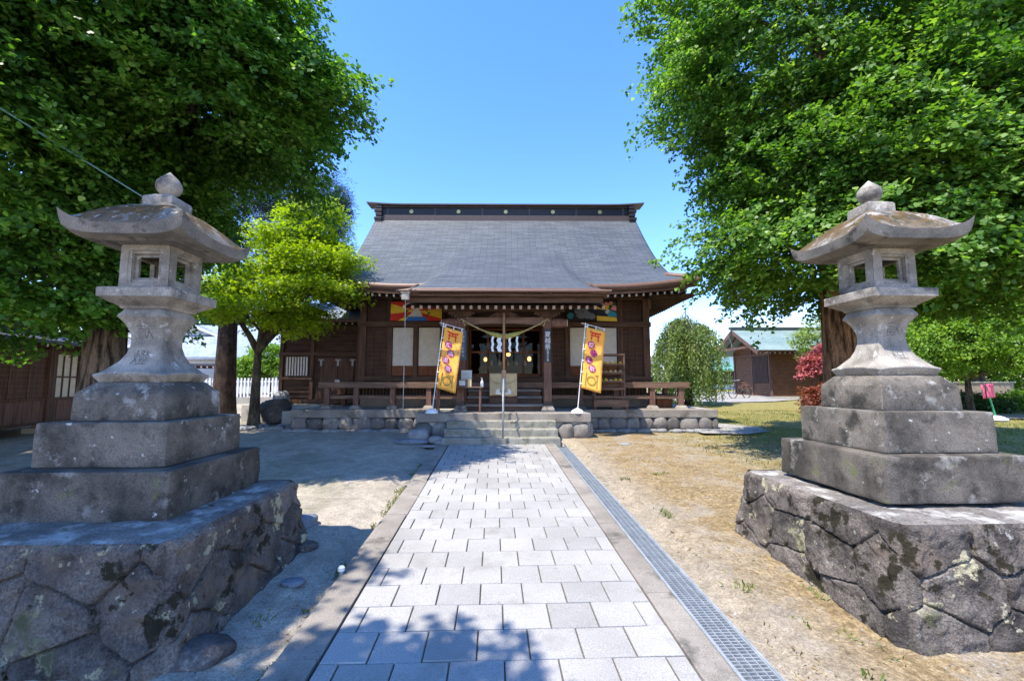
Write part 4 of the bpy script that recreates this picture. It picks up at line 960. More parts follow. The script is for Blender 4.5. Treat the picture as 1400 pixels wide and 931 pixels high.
# ---- banners
def banner(label, x, y, z, tilt, seed):
    t = thingB('prayer_banner', label, 'banner', x, y, z, 'yellow banners at the terrace front')
    M3 = Matrix.Rotation(tilt, 3, 'Y'); ph = seed
    def mp(p):
        X, Y_, Z_ = p; dx = X - .035
        zz = Z_ - .18 * max(0, dx); yy = Y_ + (.030 * math.sin(zz*4.2 + ph) + .008 * math.sin(zz*8 - dx*8 + ph*2)) * min(1, dx/.2) + .05 * max(0, 1 - (zz - .55)/1.3) * dx / .45 * (-1)
        return M3 @ Vector((X, yy, zz))
    m = MB(); m.tube([(0,0,.05),(0,0,2.17)], .011, 8); m.tube([(-.10,0,2.15),(.50,0,2.06)], .008, 8)
    for k in range(6): m.tube([(-.012,0,.70 + k*.275),(.045,0,.70 + k*.275)], .016, 6)
    for k in range(3): m.tube([(.06 + k*.2,0,2.14-k*.036),(.06 + k*.2,0,2.06-k*.036)], .014, 6)
    m.v = [tuple(M3 @ Vector(v)) for v in m.v]; m.build('pole', M['white'], t, smooth=True, auto=50)
    m = MB(); m.lathe([(.155,0),(.15,.03),(.11,.075),(.05,.10),(.02,.12)], n=18); m.build('base', M['white'], t, smooth=True, auto=50)
    m = MB(); m.grid([[mp((.035 + .46*a, 0, .60 + 1.47*b)) for a in np.linspace(0, 1, 9)] for b in np.linspace(0, 1, 24)])
    c = m.build('cloth', M['yellow'], t, smooth=True); so = c.modifiers.new('t', 'SOLIDIFY'); so.thickness = .002; so.offset = 1
    def pr(name, mb, mat): mb.v = [tuple(mp((v[0], v[1], v[2]))) for v in mb.v]; mb.build(name, mat, c)
    e = -.013
    m = MB(); cx = .255
    for a, b, z0, z1 in ((-.135,.135,1.945,1.985),(-.115,.115,1.885,1.91)): 
        n = 8
        for i in range(n): 
            u0 = a + (b-a)*i/n; u1 = a + (b-a)*(i+1)/n; cv = lambda u: .018*(u/.135)**2
            poly(m, [(cx+u0, z0+cv(u0)),(cx+u1, z0+cv(u1)),(cx+u1, z1+cv(u1)),(cx+u0, z1+cv(u0))], e, 0)
    for sx in (-1, 1): poly(m, [(cx+sx*.085-.016,1.79),(cx+sx*.085+.016,1.79),(cx+sx*.07+.014,1.945),(cx+sx*.07-.014,1.945)], e-.0008, 0)
    poly(m, [(cx-.015,1.91),(cx+.015,1.91),(cx+.015,1.945),(cx-.015,1.945)], e-.001, 0); pr('gate_mark', m, M['red'])
    m = MB(); m2 = MB()
    for i, (ch, xx_) in enumerate(zip('疫病退散', (.185, .265, .165, .25))):
        zz_ = 1.675 - i*.185; poly(m, [(xx_ + .088*math.cos(q*.3307), zz_ + .088*math.sin(q*.3307)) for q in range(19)], e - .001, 0); prints_from_text(ch, .135, m2, xx_, zz_, e - .0035)
    pr('round_marks', m, M['purple']); pr('lettering', m2, M['pink'])
    m = MB()
    for i, ch in enumerate('茅の輪くぐり神事六月'): prints_from_text(ch, .045, m, .445, 1.70 - i*.07, e - .001)
    pr('small_lettering', m, M['grey'])
    m = MB(); n = 24
    for i in range(n):
        a0, a1 = 2*math.pi*i/n, 2*math.pi*(i+1)/n; poly(m, [(cx+.085*math.cos(a0), .83+.085*math.sin(a0)),(cx+.085*math.cos(a1), .83+.085*math.sin(a1)),(cx+.108*math.cos(a1), .83+.108*math.sin(a1)),(cx+.108*math.cos(a0), .83+.108*math.sin(a0))], e, 0)
    for sx in (-1, 1): poly(m, [(cx+sx*.135-.01,.68),(cx+sx*.135+.01,.68),(cx+sx*.125+.01,1.0),(cx+sx*.125-.01,1.0)], e-.001, 0); poly(m, [(cx+sx*.09-.03,.955),(cx+sx*.14+.02,.985),(cx+sx*.14+.02,1.01),(cx+sx*.09-.03,.975)], e-.002, 0)
    pr('ring_emblem', m, M['olive'])
    m = MB(); 
    for k in range(14): poly(m, [(.07 + k*.03,.62),(.088 + k*.03,.62),(.088 + k*.03,.632),(.07 + k*.03,.632)], e, 0)
    pr('footer_print', m, M['olive']); return t
banner('yellow-orange banner in front of the notice table, left of the steps', -1.70, -1.02, .905, R(6.5), 0.4)
banner('yellow-orange banner on the right corner of the terrace, before the wooden shelf', 1.74, -1.00, .905, R(6.0), 2.1)
# ---- notice table
tb = thingB('notice_table', 'thin wooden table behind the left banner holding notices', 'table', -1.12, -.72, .905)
m = MB(); m.bx(-.58,.62,-.2,.2,.59,.62); m.build('table_top', M['woodpale'], tb, bevel=.004)
for a in (-.49, .54):
    for b in (-.16, .16): m = MB(); m.bx(a-.02,a+.02,b-.02,b+.02,0,.59); m.build('leg', M['woodpost'], tb)
def small(name, lab, cat, x, y, z, parts, grp=None):
    t = thingB(name, lab, cat, x, y, z, grp)
    for pn, mb, mt in parts: mb.build(pn, mt, t, smooth=False)
    return t
m = MB(); m.bx(-.13,.13,-.01,.01,0,.40); m2 = MB(); 
for k in range(7): m2.bx(-.10,.10,-.0135,-.0115,.06+k*.045,.075+k*.045)
small('notice_board', 'tall pale notice standing on the table beside the left post', 'notice', -.93, -.62, 1.525, [('sheet', m, M['pale']), ('print', m2, M['grey'])])
m = MB(); m.bx(-.06,.06,-.006,.006,0,.28); m2 = MB(); m2.bx(-.04,.04,-.0085,-.0065,.18,.22); m2.bx(-.04,.04,-.0085,-.0065,.08,.13)
small('notice_board', 'narrow pale notice on the table next to the banner edge', 'notice', -1.22, -.66, 1.525, [('sheet', m, M['terrace_top']), ('print', m2, M['grey'])])
m = MB(); m.bx(-.15,.10,-.08,.08,0,.17); m2 = MB(); m2.bx(-.10,.04,-.0835,-.0815,.03,.15); m3 = MB(); m3.bx(.102,.19,-.08,.06,0,.19)
small('leaflet_box', 'wooden leaflet box with a pale sheet on its front on the table', 'box', -.98, -.78, 1.525, [('box', m, M['woodpale']), ('front_sheet', m2, M['pale']), ('side_box', m3, M['cloth'])])
m = MB(); m.lathe([(.035,0),(.036,.10),(.03,.13),(.013,.145),(.013,.17)], n=14); m2 = MB(); m2.lathe([(.018,.171),(.018,.185),(.006,.19),(.006,.215)], n=10); m2.bx(-.035,.008,-.006,.006,.208,.218)
small('sanitiser_bottle', 'white pump bottle at the right end of the notice table', 'bottle', -.54, -.74, 1.525, [('bottle', m, M['white']), ('pump', m2, M['pale'])])
# ---- wooden shelf rack on the right
sh = thingB('shelf_rack', 'slatted wooden shelf rack standing before the right white screen', 'shelf', 2.83, .50, .905)
for sx in (-1, 1):
    for y_ in (-.14, .14): m = MB(); m.bx(sx*.40-.02, sx*.40+.02, y_-.02, y_+.02, .0, 1.45); m.build('upright', M['woodpost'], sh, bevel=.003)
for k, z_ in enumerate((.30, .52, .72, .95, 1.18, 1.44)):
    m = MB(); m.bx(-.42,.42,-.165,.165,z_,z_+.02)
    m.bx(-.42,.42,-.172,-.150,z_+.021,z_+.05); m.build('shelf_board', M['woodpale'], sh)
m = MB(); m.bx(-.46,.46,-.30,-.17,.08,.26); m.build('step_box', M['woodpale'], sh, bevel=.004)
for k in range(2): m = MB(); m.bx((-.44,.40)[k], (-.40,.44)[k], -.28,-.19,0,.078); m.build('foot', M['woodpost'], sh)
rr = random.Random(8)
for k, z_ in enumerate((.742, .972, 1.202)):
    for i in range(6):
        x_ = -.33 + i*.13; m = MB(); q = rr.random(); 
        if q < .5: m.lathe([(.02,0),(.045,.02),(.05,.05),(.03,.075),(.008,.085)], n=10)
        else: m.rbox((0,0,.03), (.08,.06,.06), .012, 3, .003)
        o = m.build('charm_box' if q >= .5 else 'clay_pot', M['cloth' if q > .3 else 'yellow2'], smooth=True); o.location = Bp(2.83 + x_, .46, .905 + z_)
        tag(o, 'small %s on the %s level of the wooden shelf rack' % ('cream box' if q >= .5 else ('cream clay pot' if q > .3 else 'yellow clay pot'), ('lowest filled', 'middle filled', 'topmost filled')[k]), 'box' if q >= .5 else 'pot', 'small goods on the shelf rack')
# crates under the right end of the veranda
m = MB(); m.bx(-.22,.22,-.2,.2,0,.24); 
for k in range(4): m.bx(-.225,.225,-.215,-.202,.02+k*.06,.055+k*.06)
o = m.build('crate', M['woodred']); o.location = Bp(4.55, 1.3, .905); tag(o, 'reddish slatted crate stored under the right end of the veranda', 'crate')
# ================================================================== annex on the left
an = thingB('side_wing', 'low dark wooden wing with lattice window left of the hall', 'wing building', -5.8, 3.0, 0)
def AB(m, n, mt, parent=an, **k): m.v = [(x + 5.8, y - 3, z) for x, y, z in m.v]; return m.build(n, mt, parent, **k)
m = MB(); m.bx(-7.35, -4.45, 3.03, 6.5, .95, 3.55); AB(m, 'wall', M['panel'])
for x_ in (-7.35, -6.35, -4.85, -4.5): m = MB(); m.bx(x_-.06, x_+.06, 2.96, 3.08, .98, 3.5); AB(m, 'column', M['wood'], bevel=.006)
m = MB(); m.bx(-7.43,-4.42,2.93,2.99,2.50,2.60); m.bx(-7.43,-6.30,2.93,2.99,1.72,1.80); m.bx(-7.5,-4.42,2.88,3.1,.95,1.07); m.bx(-7.43,-4.42,2.94,2.99,3.36,3.48); AB(m, 'rail', M['woodh'])
m = MB()
for k in range(3): m.bx(-7.28,-6.42,3.0,3.026,2.68+k*.24,2.70+k*.24); m.bx(-6.28,-4.92,3.0,3.026,2.68+k*.24,2.70+k*.24)
for k in range(4): m.bx(-7.28,-6.42,3.0,3.026,1.14+k*.15,1.155+k*.15)
AB(m, 'battens', M['woodh'])
m = MB(); m.bx(-7.22,-6.48,3.005,3.02,1.84,2.46); wn2 = AB(m, 'window', M['white'])
m = MB()
for k in range(9): m.bx(-7.22+k*.0925-.012,-7.22+k*.0925+.012,2.975,3.0,1.80,2.50)
AB(m, 'window_bars', M['wood'])
m = MB(); m.bx(-6.10,-5.50,2.985,3.025,1.08,2.42); m.bx(-5.49,-4.98,2.985,3.025,1.08,2.42); dd = AB(m, 'door', M['wood'], bevel=.004)
m = MB()
for x_ in (-6.05, -5.50, -5.02): m.bx(x_-.03,x_+.03,2.972,2.984,2.16,2.38); m.bx(x_-.09,x_+.09,2.972,2.984,2.34,2.38)
m.rbox((-5.5,2.965,1.62), (.16,.02,.2), .01, 3, .002); AB(m, 'metal_fitting', M['steel'], dd)
m = MB(); 
for i in range(15): x_ = -7.5 + i*.2; m.bar((x_, 2.50, 3.50), (x_, 3.1, 3.62), .05, .06, 0, 1)
AB(m, 'rafters', [M['woodh'], M['endwhite']], kind='stuff')
P = [[(x, y, z) for x in np.linspace(-7.75, -4.2, 12)] for y, z in ((2.35,3.62),(3.0,3.86),(3.6,4.12),(4.3,4.48))]
mb = MB(); mb.grid([[(x + 5.8, y - 3, z) for x, y, z in r] for r in P]); o = mb.build('roof', [M['annexroof'], M['copper']], an, smooth=True)
uv = o.data.uv_layers.new(name='UVMap')
for l in o.data.loops: c = o.data.vertices[l.vertex_index].co; uv.data[l.index].uv = (c.x, c.y)
so = o.modifiers.new('t', 'SOLIDIFY'); so.thickness = .10; so.offset = -1; so.material_offset_rim = 1
m = MB(); m.bx(-7.6, -4.3, 4.2, 6.6, 3.4, 4.36); AB(m, 'rear_roof', M['annexroof'])
m = MB(); m.bx(-8.1, -5.70, 2.2, 7.0, .3, .93); m.bx(-6.4,-5.72,1.3,2.19,.3,.80); AB(m, 'footing', M['terrace_top'])
# ================================================================== vegetation
nr = np.random.default_rng(7)
def nrm(a): return a / np.maximum(np.linalg.norm(a, axis=-1, keepdims=True), 1e-9)
FAN = np.array([(0,0,0),(-.42,.42,.05),(-.52,.78,.10),(-.20,1.0,.02),(0,.86,0),(.20,1.0,.02),(.52,.78,.10),(.42,.42,.05)])
OVAL = np.array([(0,0,0),(-.28,.45,.05),(0,1,-.05),(.28,.45,.05)])
STAR = np.array([(0,0,0),(-.22,.25,0),(-.62,.35,.05),(-.24,.52,0),(-.42,.95,.03),(-.10,.72,0),(0,1.1,-.06),(.10,.72,0),(.42,.95,.03),(.24,.52,0),(.62,.35,.05),(.22,.25,0)])
NEED = np.array([(-.06,0,0),(-.03,1,0),(.03,1,0),(.06,0,0)])
def leaves(name, P, D, N, S, shape, mat, parent, kind=None):
    """P positions, D tip directions, N normals, S sizes"""
    D = nrm(D); N = N - D * (N * D).sum(-1, keepdims=True); N = nrm(N); X = np.cross(D, N)
    k = len(shape); n = len(P); sh = shape[None] * S[:, None, None]
    V = P[:, None] + X[:, None] * sh[..., 0:1] + D[:, None] * sh[..., 1:2] + N[:, None] * sh[..., 2:3]
    me = bpy.data.meshes.new(name); me.vertices.add(n * k); me.vertices.foreach_set('co', V.reshape(-1).astype(np.float32))
    me.loops.add(n * k); me.loops.foreach_set('vertex_index', np.arange(n * k, dtype=np.int32))
    me.polygons.add(n); me.polygons.foreach_set('loop_start', np.arange(0, n * k, k, dtype=np.int32)); me.polygons.foreach_set('loop_total', np.full(n, k, np.int32))
    me.materials.append(mat); me.update(calc_edges=True)
    o = bpy.data.objects.new(name, me); COL.objects.link(o); o.parent = parent
    if kind: o['kind'] = kind
    return o
def shell(lobes, n, r0=.80, r1=1.04, seed=0, low=-.75, rough=.17):
    """points on the skin of a union of lumpy ellipsoids, with outward directions"""
    g = np.random.default_rng(seed); C = np.array([l[:3] for l in lobes], float); Rr = np.array([l[3:6] for l in lobes], float)
    a = (Rr[:, 0] * Rr[:, 1] + Rr[:, 0] * Rr[:, 2] + Rr[:, 1] * Rr[:, 2]); w_ = a / a.sum(); out = []; dirs = []
    got = 0
    while got < n:
        k = g.choice(len(lobes), size=n, p=w_); d = nrm(g.normal(size=(n, 3))); k = k[d[:, 2] > low]; d = d[d[:, 2] > low]
        ph = C[k].sum(1)
        lump = 1 + rough * (np.sin(d[:, 0]*5 + ph) * np.sin(d[:, 1]*4.3 + ph*1.7) + .6 * np.sin(d[:, 2]*7.1 + ph*.6 + d[:, 0]*3) + .5*np.sin(d[:, 0]*13+d[:, 1]*11+ph*2.1)*np.sin(d[:, 2]*12+ph))
        rr = g.uniform(r0, r1, len(k)) ** .6 * lump
        p = C[k] + d * Rr[k] * rr[:, None]
        inside = np.zeros(len(p), bool)
        for j in range(len(lobes)):
            q = (p - C[j]) / Rr[j]; inside |= (np.linalg.norm(q, axis=1) < r0 - .12) & (k != j)
        p = p[~inside]; d = d[~inside] / Rr[k[~inside]]; out.append(p); dirs.append(nrm(d)); got += len(p)
    return np.concatenate(out)[:n], np.concatenate(dirs)[:n]
def sprays(O, D, L, W, nl, ls, droop, seed, flatn=.45, upn=1.0, fo=.6):
    """a flat drooping spray of leaves along each direction"""
    g = np.random.default_rng(seed); n = len(O)
    side = nrm(np.cross(D, np.array([0, 0, 1.0])) + 1e-6); t = g.uniform(0, 1, (n, nl)); s = g.uniform(-1, 1, (n, nl))
    wd_ = W * np.sin(np.pi * (.12 + .82 * t)); LL = (L * g.uniform(.6, 1.25, (n, 1)))
    P = O[:, None] + D[:, None] * (LL * t)[..., None] + side[:, None] * (s * wd_)[..., None]
    P[..., 2] -= (droop * LL * t ** 2 + .35 * wd_ * s ** 2) - .0; P += g.normal(size=P.shape) * ls * .45
    TD = D[:, None] * .7 + side[:, None] * (s * .9)[..., None] + g.normal(size=P.shape) * .45; TD[..., 2] -= .35
    NN = np.zeros_like(P); NN[..., 2] = upn; NN += D[:, None] * fo + g.normal(size=P.shape) * flatn
    S = ls * g.uniform(.65, 1.2, (n, nl))
    return P.reshape(-1, 3), TD.reshape(-1, 3), NN.reshape(-1, 3), S.reshape(-1)
def cull(Q, keep):
    m = keep(Q[0]); return tuple(q[m] for q in Q)
def limbs(mb, base, tgt, r0, seed, n=6, wob=.25, r1=.02):
    g = random.Random(seed); a = Vector(base); b = Vector(tgt); pts = []; rs = []
    for i in range(n + 1):
        t = i / n; p = a.lerp(b, t); p.z += math.sin(t * math.pi) * wob * .6
        if 0 < i < n: p += Vector((g.uniform(-1,1), g.uniform(-1,1), g.uniform(-1,1))) * wob * .35
        pts.append(p); rs.append(r0 * (1 - t) ** .8 + r1)
    mb.tube(pts, rs, 7); return pts
def trunkmesh(mb, x, y, z0, z1, r0, r1, flare=1.35, n=28, rib=.10, seed=0, bend=(0,0)):
    rings = []; m_ = 26
    for i in range(m_ + 1):
        t = i / m_; z = z0 + (z1 - z0) * t; r = (r0 * (1 - t) + r1 * t) * (1 + (flare - 1) * math.exp(-t * m_ / 2.6))
        rings.append([(x + bend[0]*t*t + r * math.cos(a) * (1 + rib * mn.noise(Vector((math.cos(a)*3, math.sin(a)*3, z*.5 + seed))) + rib*.6 * mn.noise(Vector((math.cos(a)*9, math.sin(a)*9, z*1.3 + seed)))),
                       y + bend[1]*t*t + r * math.sin(a) * (1 + rib * mn.noise(Vector((math.cos(a)*3, math.sin(a)*3, z*.5 + seed + 9)))), z) for a in np.linspace(0, 2*math.pi, n + 1)[:-1]])
    mb.loft(rings)
def rel(mb, x, y, z): mb.v = [(a - x, b - y, c - z) for a, b, c in mb.v]; return mb

def ginkgo(label, x, y, lobes, tr, mat, nspray, seed, barkm, keep=None, ztop=9, leaf=.085, group='big ginkgo trees'):
    z0 = gz(y) - .05; t = thing('ginkgo_tree', label, 'tree', (x, y, z0), 0, group)
    m = MB(); trunkmesh(m, x, y, z0, ztop * .55, tr, tr * .62, seed=seed)
    limbs(m, (x, y, ztop * .5), (x, y, ztop), tr * .6, seed)
    rel(m, x, y, z0).build('trunk', barkm, t, smooth=True)
    O, D = shell(lobes, nspray, .74, 1.08, seed, rough=.21)
    D2 = D.copy(); D2[:, 2] = np.clip(D2[:, 2], -.15, .55) + .05; D2 += np.random.default_rng(seed + 1).normal(size=D.shape) * .28; D2 = nrm(D2)
    L = .80
    A = sprays(O - D2 * L * .6, D2, L, .165, 56, leaf, .34, seed + 2, .42, .8, .75)
    # deeper, sparser leaves close the crown against the sky
    Oi, Di = shell(lobes, nspray // 3, .50, .80, seed + 5); Di[:, 2] = np.clip(Di[:, 2], -.2, .4); Di = nrm(Di)
    Bq = sprays(Oi - Di * .3, Di, .8, .35, 20, leaf * 1.25, .3, seed + 6)
    if keep is not None: A = cull(A, keep); Bq = cull(Bq, keep)
    off = np.array([x, y, z0])
    leaves('crown', A[0] - off, A[1], A[2], A[3], FAN, mat, t)
    c = t.children[-1]
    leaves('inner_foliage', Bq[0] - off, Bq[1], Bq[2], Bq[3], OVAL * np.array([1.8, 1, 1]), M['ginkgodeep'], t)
    m = MB(); g = random.Random(seed)
    for lb in lobes:
        p0 = (x, y, max(gz(y) + 1.9, min(ztop * .9, lb[2] - .25 * lb[5]))); limbs(m, p0, lb[:3], tr * .32, g.random(), r1=.035)
        for q in range(9):
            d = Vector((g.gauss(0,1), g.gauss(0,1), g.gauss(.1,.7))).normalized(); tip = (lb[0] + d.x*lb[3]*.92, lb[1] + d.y*lb[4]*.92, lb[2] + d.z*lb[5]*.92)
            limbs(m, Vector(lb[:3]).lerp(Vector((x, y, lb[2])), g.uniform(0, .5)), tip, .045, g.random(), 6, .35, .006)
    # fine twigs carrying the outer sprays
    for i in range(0, nspray, 5):
        p = Vector(O[i] - D2[i]*L*.55); q = p + Vector(D2[i]) * L * .85; q.z -= .2
        if keep is None or keep(np.array([p]))[0]: m.tube([p, p.lerp(q, .5) + Vector((0,0,.04)), q], [.006, .004, .002], 4, cap=False)
    rel(m, x, y, z0).build('limbs', M['barkmaple'], t, smooth=True)
    return t
# not over the path sky gap: crowns stop where the photograph's outlines stop
lobL = [(-6.6,7.15,7.8,2.9,2.2,2.2), (-7.8,7.5,5.6,2.6,2.5,2.4), (-4.85,7.2,6.45,2.1,1.7,1.45), (-8.0,7.5,3.5,2.3,1.9,1.25), (-5.9,6.5,7.6,2.3,1.7,2.0), (-7.1,5.7,6.1,1.7,1.3,1.8), (-6.3,7.6,4.6,1.3,1.4,.8)]
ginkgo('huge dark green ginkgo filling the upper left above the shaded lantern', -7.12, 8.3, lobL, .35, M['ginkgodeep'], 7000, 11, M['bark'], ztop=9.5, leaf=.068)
lobR = [(6.5,8.1,8.7,3.25,2.6,2.5), (6.9,7.8,6.2,2.6,2.4,1.4), (7.2,7.6,4.4,2.95,2.4,1.6), (9.4,8.0,6.8,2.8,2.6,2.8), (7.3,6.3,5.3,1.9,1.3,1.3), (8.8,7.0,4.0,2.2,2.2,1.3)]
ginkgo('broad sunlit ginkgo filling the upper right behind the right lantern', 6.55, 8.05, lobR, .33, M['ginkgo'], 7000, 23, M['barkbrown'], ztop=9.5, leaf=.068)
lobN = [(-5.45,1.25,7.5,1.15,1.05,1.1), (-3.35,.30,6.7,.62,.5,.4), (-5.7,.7,5.9,1.5,1.3,1.0)]
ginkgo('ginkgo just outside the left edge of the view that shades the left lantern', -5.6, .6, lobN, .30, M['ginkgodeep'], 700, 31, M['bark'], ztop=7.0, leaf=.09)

def simple_tree(name, label, x, y, lobes, mat, leafn, size, shape, trunk, tr, th, seed, cat='tree', group=None, flatn=.5, bend=(0,0), droop=.2, L=.4, W=.2, low=-.6, nl=24, barkm='barkmaple', stems=1, r0=.55, z0=None):
    z0 = gz(y) - .04 if z0 is None else z0; t = thing(name, label, cat, (x, y, z0), 0, group); g = random.Random(seed)
    if trunk:
        m = MB(); trunkmesh(m, x, y, z0, z0 + th, tr, tr * .6, 1.3, 16, .12, seed, bend)
        top = (x + bend[0], y + bend[1], z0 + th)
        for lb in lobes:
            pts = limbs(m, top, lb[:3], tr * .5, g.random(), 5, .2)
            for q in range(4): limbs(m, pts[2 + q % 3], (lb[0] + g.uniform(-.8,.8)*lb[3], lb[1] + g.uniform(-.8,.8)*lb[4], lb[2] + g.uniform(-.3,.7)*lb[5]), tr*.22, g.random(), 4, .15, .008)
        rel(m, x, y, z0).build('trunk', M[barkm], t, smooth=True)
    n = leafn // nl; O, D = shell(lobes, n, r0, 1.05, seed, low); D[:, 2] = np.clip(D[:, 2], -.3, .5); D = nrm(D + np.random.default_rng(seed).normal(size=D.shape) * .3)
    Q = sprays(O - D * L * .5, D, L, W, nl, size, droop, seed + 3, flatn)
    Q[0][:, 2] = np.maximum(Q[0][:, 2], z0 + .05)
    leaves('crown' if cat == 'tree' else 'foliage', Q[0] - np.array([x, y, z0]), Q[1], Q[2], Q[3], shape, M[mat], t)
    return t
# maple before the left end of the hall: layered, fresh green
ml = [(-6.3,12.0,3.6,1.9,1.5,.26), (-4.9,11.8,4.15,1.35,1.2,.26), (-6.2,12.6,4.75,1.6,1.4,.30), (-4.75,12.2,5.05,1.25,1.1,.30), (-5.7,12.6,5.75,1.3,1.1,.32), (-5.5,12.2,3.25,.9,.9,.2), (-7.6,12.2,4.2,1.1,1.1,.3), (-5.3,12.6,6.55,.95,.8,.30), (-4.7,12.0,4.75,.9,.8,.2)]
simple_tree('maple_tree', 'bright yellow-green maple with forked trunk before the left end of the hall', -6.75, 12.75, ml, 'maple', 50000, .082, STAR, True, .15, 2.1, 41, flatn=.30, droop=.12, L=.5, W=.28, bend=(.08,-.1), r0=.35, low=-.9)
# dark straight trunk left of it with conifer crown rising behind the maple
t = thing('conifer_tree', 'dark straight conifer trunk left of the maple, its crown lost in the leaves', 'tree', (-8.95, 15.0, gz(15) - .05)); m = MB(); trunkmesh(m, 0, 0, 0, 6.5, .33, .22, 1.25, 20, .10, 5); m.build('trunk', M['barkdark'], t, smooth=True)
O, D = shell([(-8.7,15,6.8,1.8,1.6,1.6), (-8.9,15,8.6,1.3,1.3,1.5)], 1500, .4, 1.05, 51); D[:, 2] = np.clip(D[:, 2], -.2, .3)
Q = sprays(O, nrm(D), .5, .16, 26, .16, .1, 52, .6); leaves('crown', Q[0] - np.array([-8.95,15.0,gz(15)-.05]), Q[1], Q[2], Q[3], NEED, M['needle'], t)
simple_tree('pine_tree', 'dark blue-green pine showing past the maple beside the roof', -7.6, 19.5, [(-7.6,19.5,9.0,1.1,1.1,2.2), (-7.7,19.5,6.6,1.7,1.6,1.7), (-7.0,19.3,9.5,.7,.7,.6)], 'needle', 30000, .16, NEED, True, .22, 4.5, 61, flatn=.8, droop=.05, L=.5, W=.14, barkm='barkdark', r0=.3)
# weeping cherry right of the hall, with its support mast
wt = thing('weeping_tree', 'rounded weeping tree hung over a light mast right of the hall', 'tree', (8.75, 19.6, gz(19.6)))
m = MB(); trunkmesh(m, 0, 0, 0, 2.6, .16, .08, 1.3, 14, .1, 2)
g_ = random.Random(5); PP = []; DD = []
for i in range(330):
    a = g_.uniform(0, 2*math.pi); rr_ = (1.38 + .42*math.sin(a*3+1) + .22*math.sin(a*7)) * math.sqrt(g_.random()) + .2; top = 3.55 + .25*math.cos(rr_*1.2) - .12*rr_**2*.3 + g_.uniform(-.5,.2) + .22*math.sin(a*2+.6); bot = g_.uniform(.0, 1.1) if rr_ > .9 else g_.uniform(.1, 1.2)
    x1, y1 = rr_*math.cos(a), rr_*math.sin(a) * .9
    pts = [(0,0,2.5),(x1*.45,y1*.45,top + .12),(x1*.85,y1*.85,top*.97),(x1*1.02,y1*1.02,(top+bot)/2),(x1*1.06,y1*1.06,bot)]
    if i % 6 == 0: m.tube(pts, [.03,.02,.012,.006,.003], 4, cap=False)
    for q in range(g_.randint(50, 140)):
        t_ = g_.random() ** .8; s_ = t_ * 3 + 1; k = min(3, int(s_)); f_ = s_ - k; p = Vector(pts[k]).lerp(Vector(pts[min(4, k+1)]), f_)
        PP.append(p + Vector((g_.gauss(0,.06), g_.gauss(0,.06), g_.gauss(0,.06)))); DD.append((g_.gauss(0,.5), g_.gauss(0,.5), -1))
m.build('trunk', M['barkdark'], wt, smooth=True)
PP = np.array(PP); DD = np.array(DD); leaves('crown', PP * np.array([.95,.95,.97]), DD, np.random.default_rng(3).normal(size=PP.shape) + np.array([0,-.6,.6]), np.random.default_rng(4).uniform(.07,.13,len(PP)), OVAL, M['willow'], wt)
t = thing('support_mast', 'thin grey mast with wires standing up through the weeping tree', 'mast', (8.75, 19.6, gz(19.6))); m = MB(); m.tube([(0,0,0),(0,0,4.35)], .035, 8)
m.build('pole', M['steel'], t)
for k in range(7):
    a = k * .9; m = MB(); m.tube([(0,0,4.3),(.35*math.cos(a),.35*math.sin(a),3.9),(1.2*math.cos(a),1.2*math.sin(a),3.35)], .008, 5); m.build('guy_wire', M['steel'], t)
for k, (x0, h) in enumerate(((-.9,3.75),(.5,3.7),(1.3,3.4))):
    m = MB(); m.tube([(x0 + .8*math.cos(a), 0, 2.6 + (h-2.6)*math.sin(a)) for a in np.linspace(0, math.pi, 14)], .014, 5); m.build('hoop', M['steel'], t)
# red maples left of the right lantern
simple_tree('red_maple', 'small crimson maple by the brick-brown trunk behind the right lantern', 12.65, 16.6, [(12.5,16.4,2.45,.62,.6,.26), (13.1,16.5,2.85,.6,.6,.30), (12.1,16.3,2.1,.40,.4,.18), (13.2,16.7,2.2,.6,.6,.3)], 'redmaple', 8500, .09, STAR, True, .07, 1.25, 71, flatn=.35, droop=.3, L=.35, W=.2)
simple_tree('red_shrub', 'low mounded rust-red lace-leaf maple beneath the crimson one', 11.85, 15.6, [(11.95,15.6,1.05,.65,.6,.50), (12.5,15.8,1.35,.6,.6,.35), (11.6,15.4,.8,.38,.4,.28)], 'redshrub', 13000, .085, STAR, False, 0, 0, 73, cat='shrub', droop=.6, L=.4, W=.12)
# shrubs and trees beyond the right lantern
simple_tree('leafy_tree', 'bright light-green spreading tree right behind the right lantern', 16.8, 15.0, [(16.0,14.6,3.1,1.7,1.5,.9), (18.2,14.8,3.6,1.8,1.5,1.1), (15.3,14.9,2.2,1.0,1.0,.7), (17.6,14.3,2.4,1.6,1.4,.7), (16.9,15.2,4.3,1.5,1.3,.7), (19.6,15,2.6,1.4,1.3,.9)], 'bush', 56000, .095, OVAL*np.array([1.3,1,1]), True, .13, 1.3, 81, flatn=.5, L=.45, W=.2, r0=.4)
simple_tree('leafy_tree', 'dull green bushy tree right of the brown trunk, partly behind the lantern', 15.6, 19.0, [(15.6,19,3.4,1.9,1.6,1.3), (17.6,19.2,4.2,1.8,1.5,1.3), (20,19,4.2,2.0,1.6,1.6)], 'willow', 26000, .12, OVAL*np.array([1.4,1,1]), True, .15, 1.6, 83, flatn=.6)
simple_tree('broadleaf_tree', 'tall dark tree at the far right beyond the light-green one', 23.5, 20.5, [(23.5,20.5,5.8,3.4,3,3.2), (21.2,20.8,7.4,2.6,2.4,2.2), (26,20,7,3,3,3)], 'darkbush', 30000, .17, OVAL*np.array([1.4,1,1]), True, .3, 2.5, 85, flatn=.6)
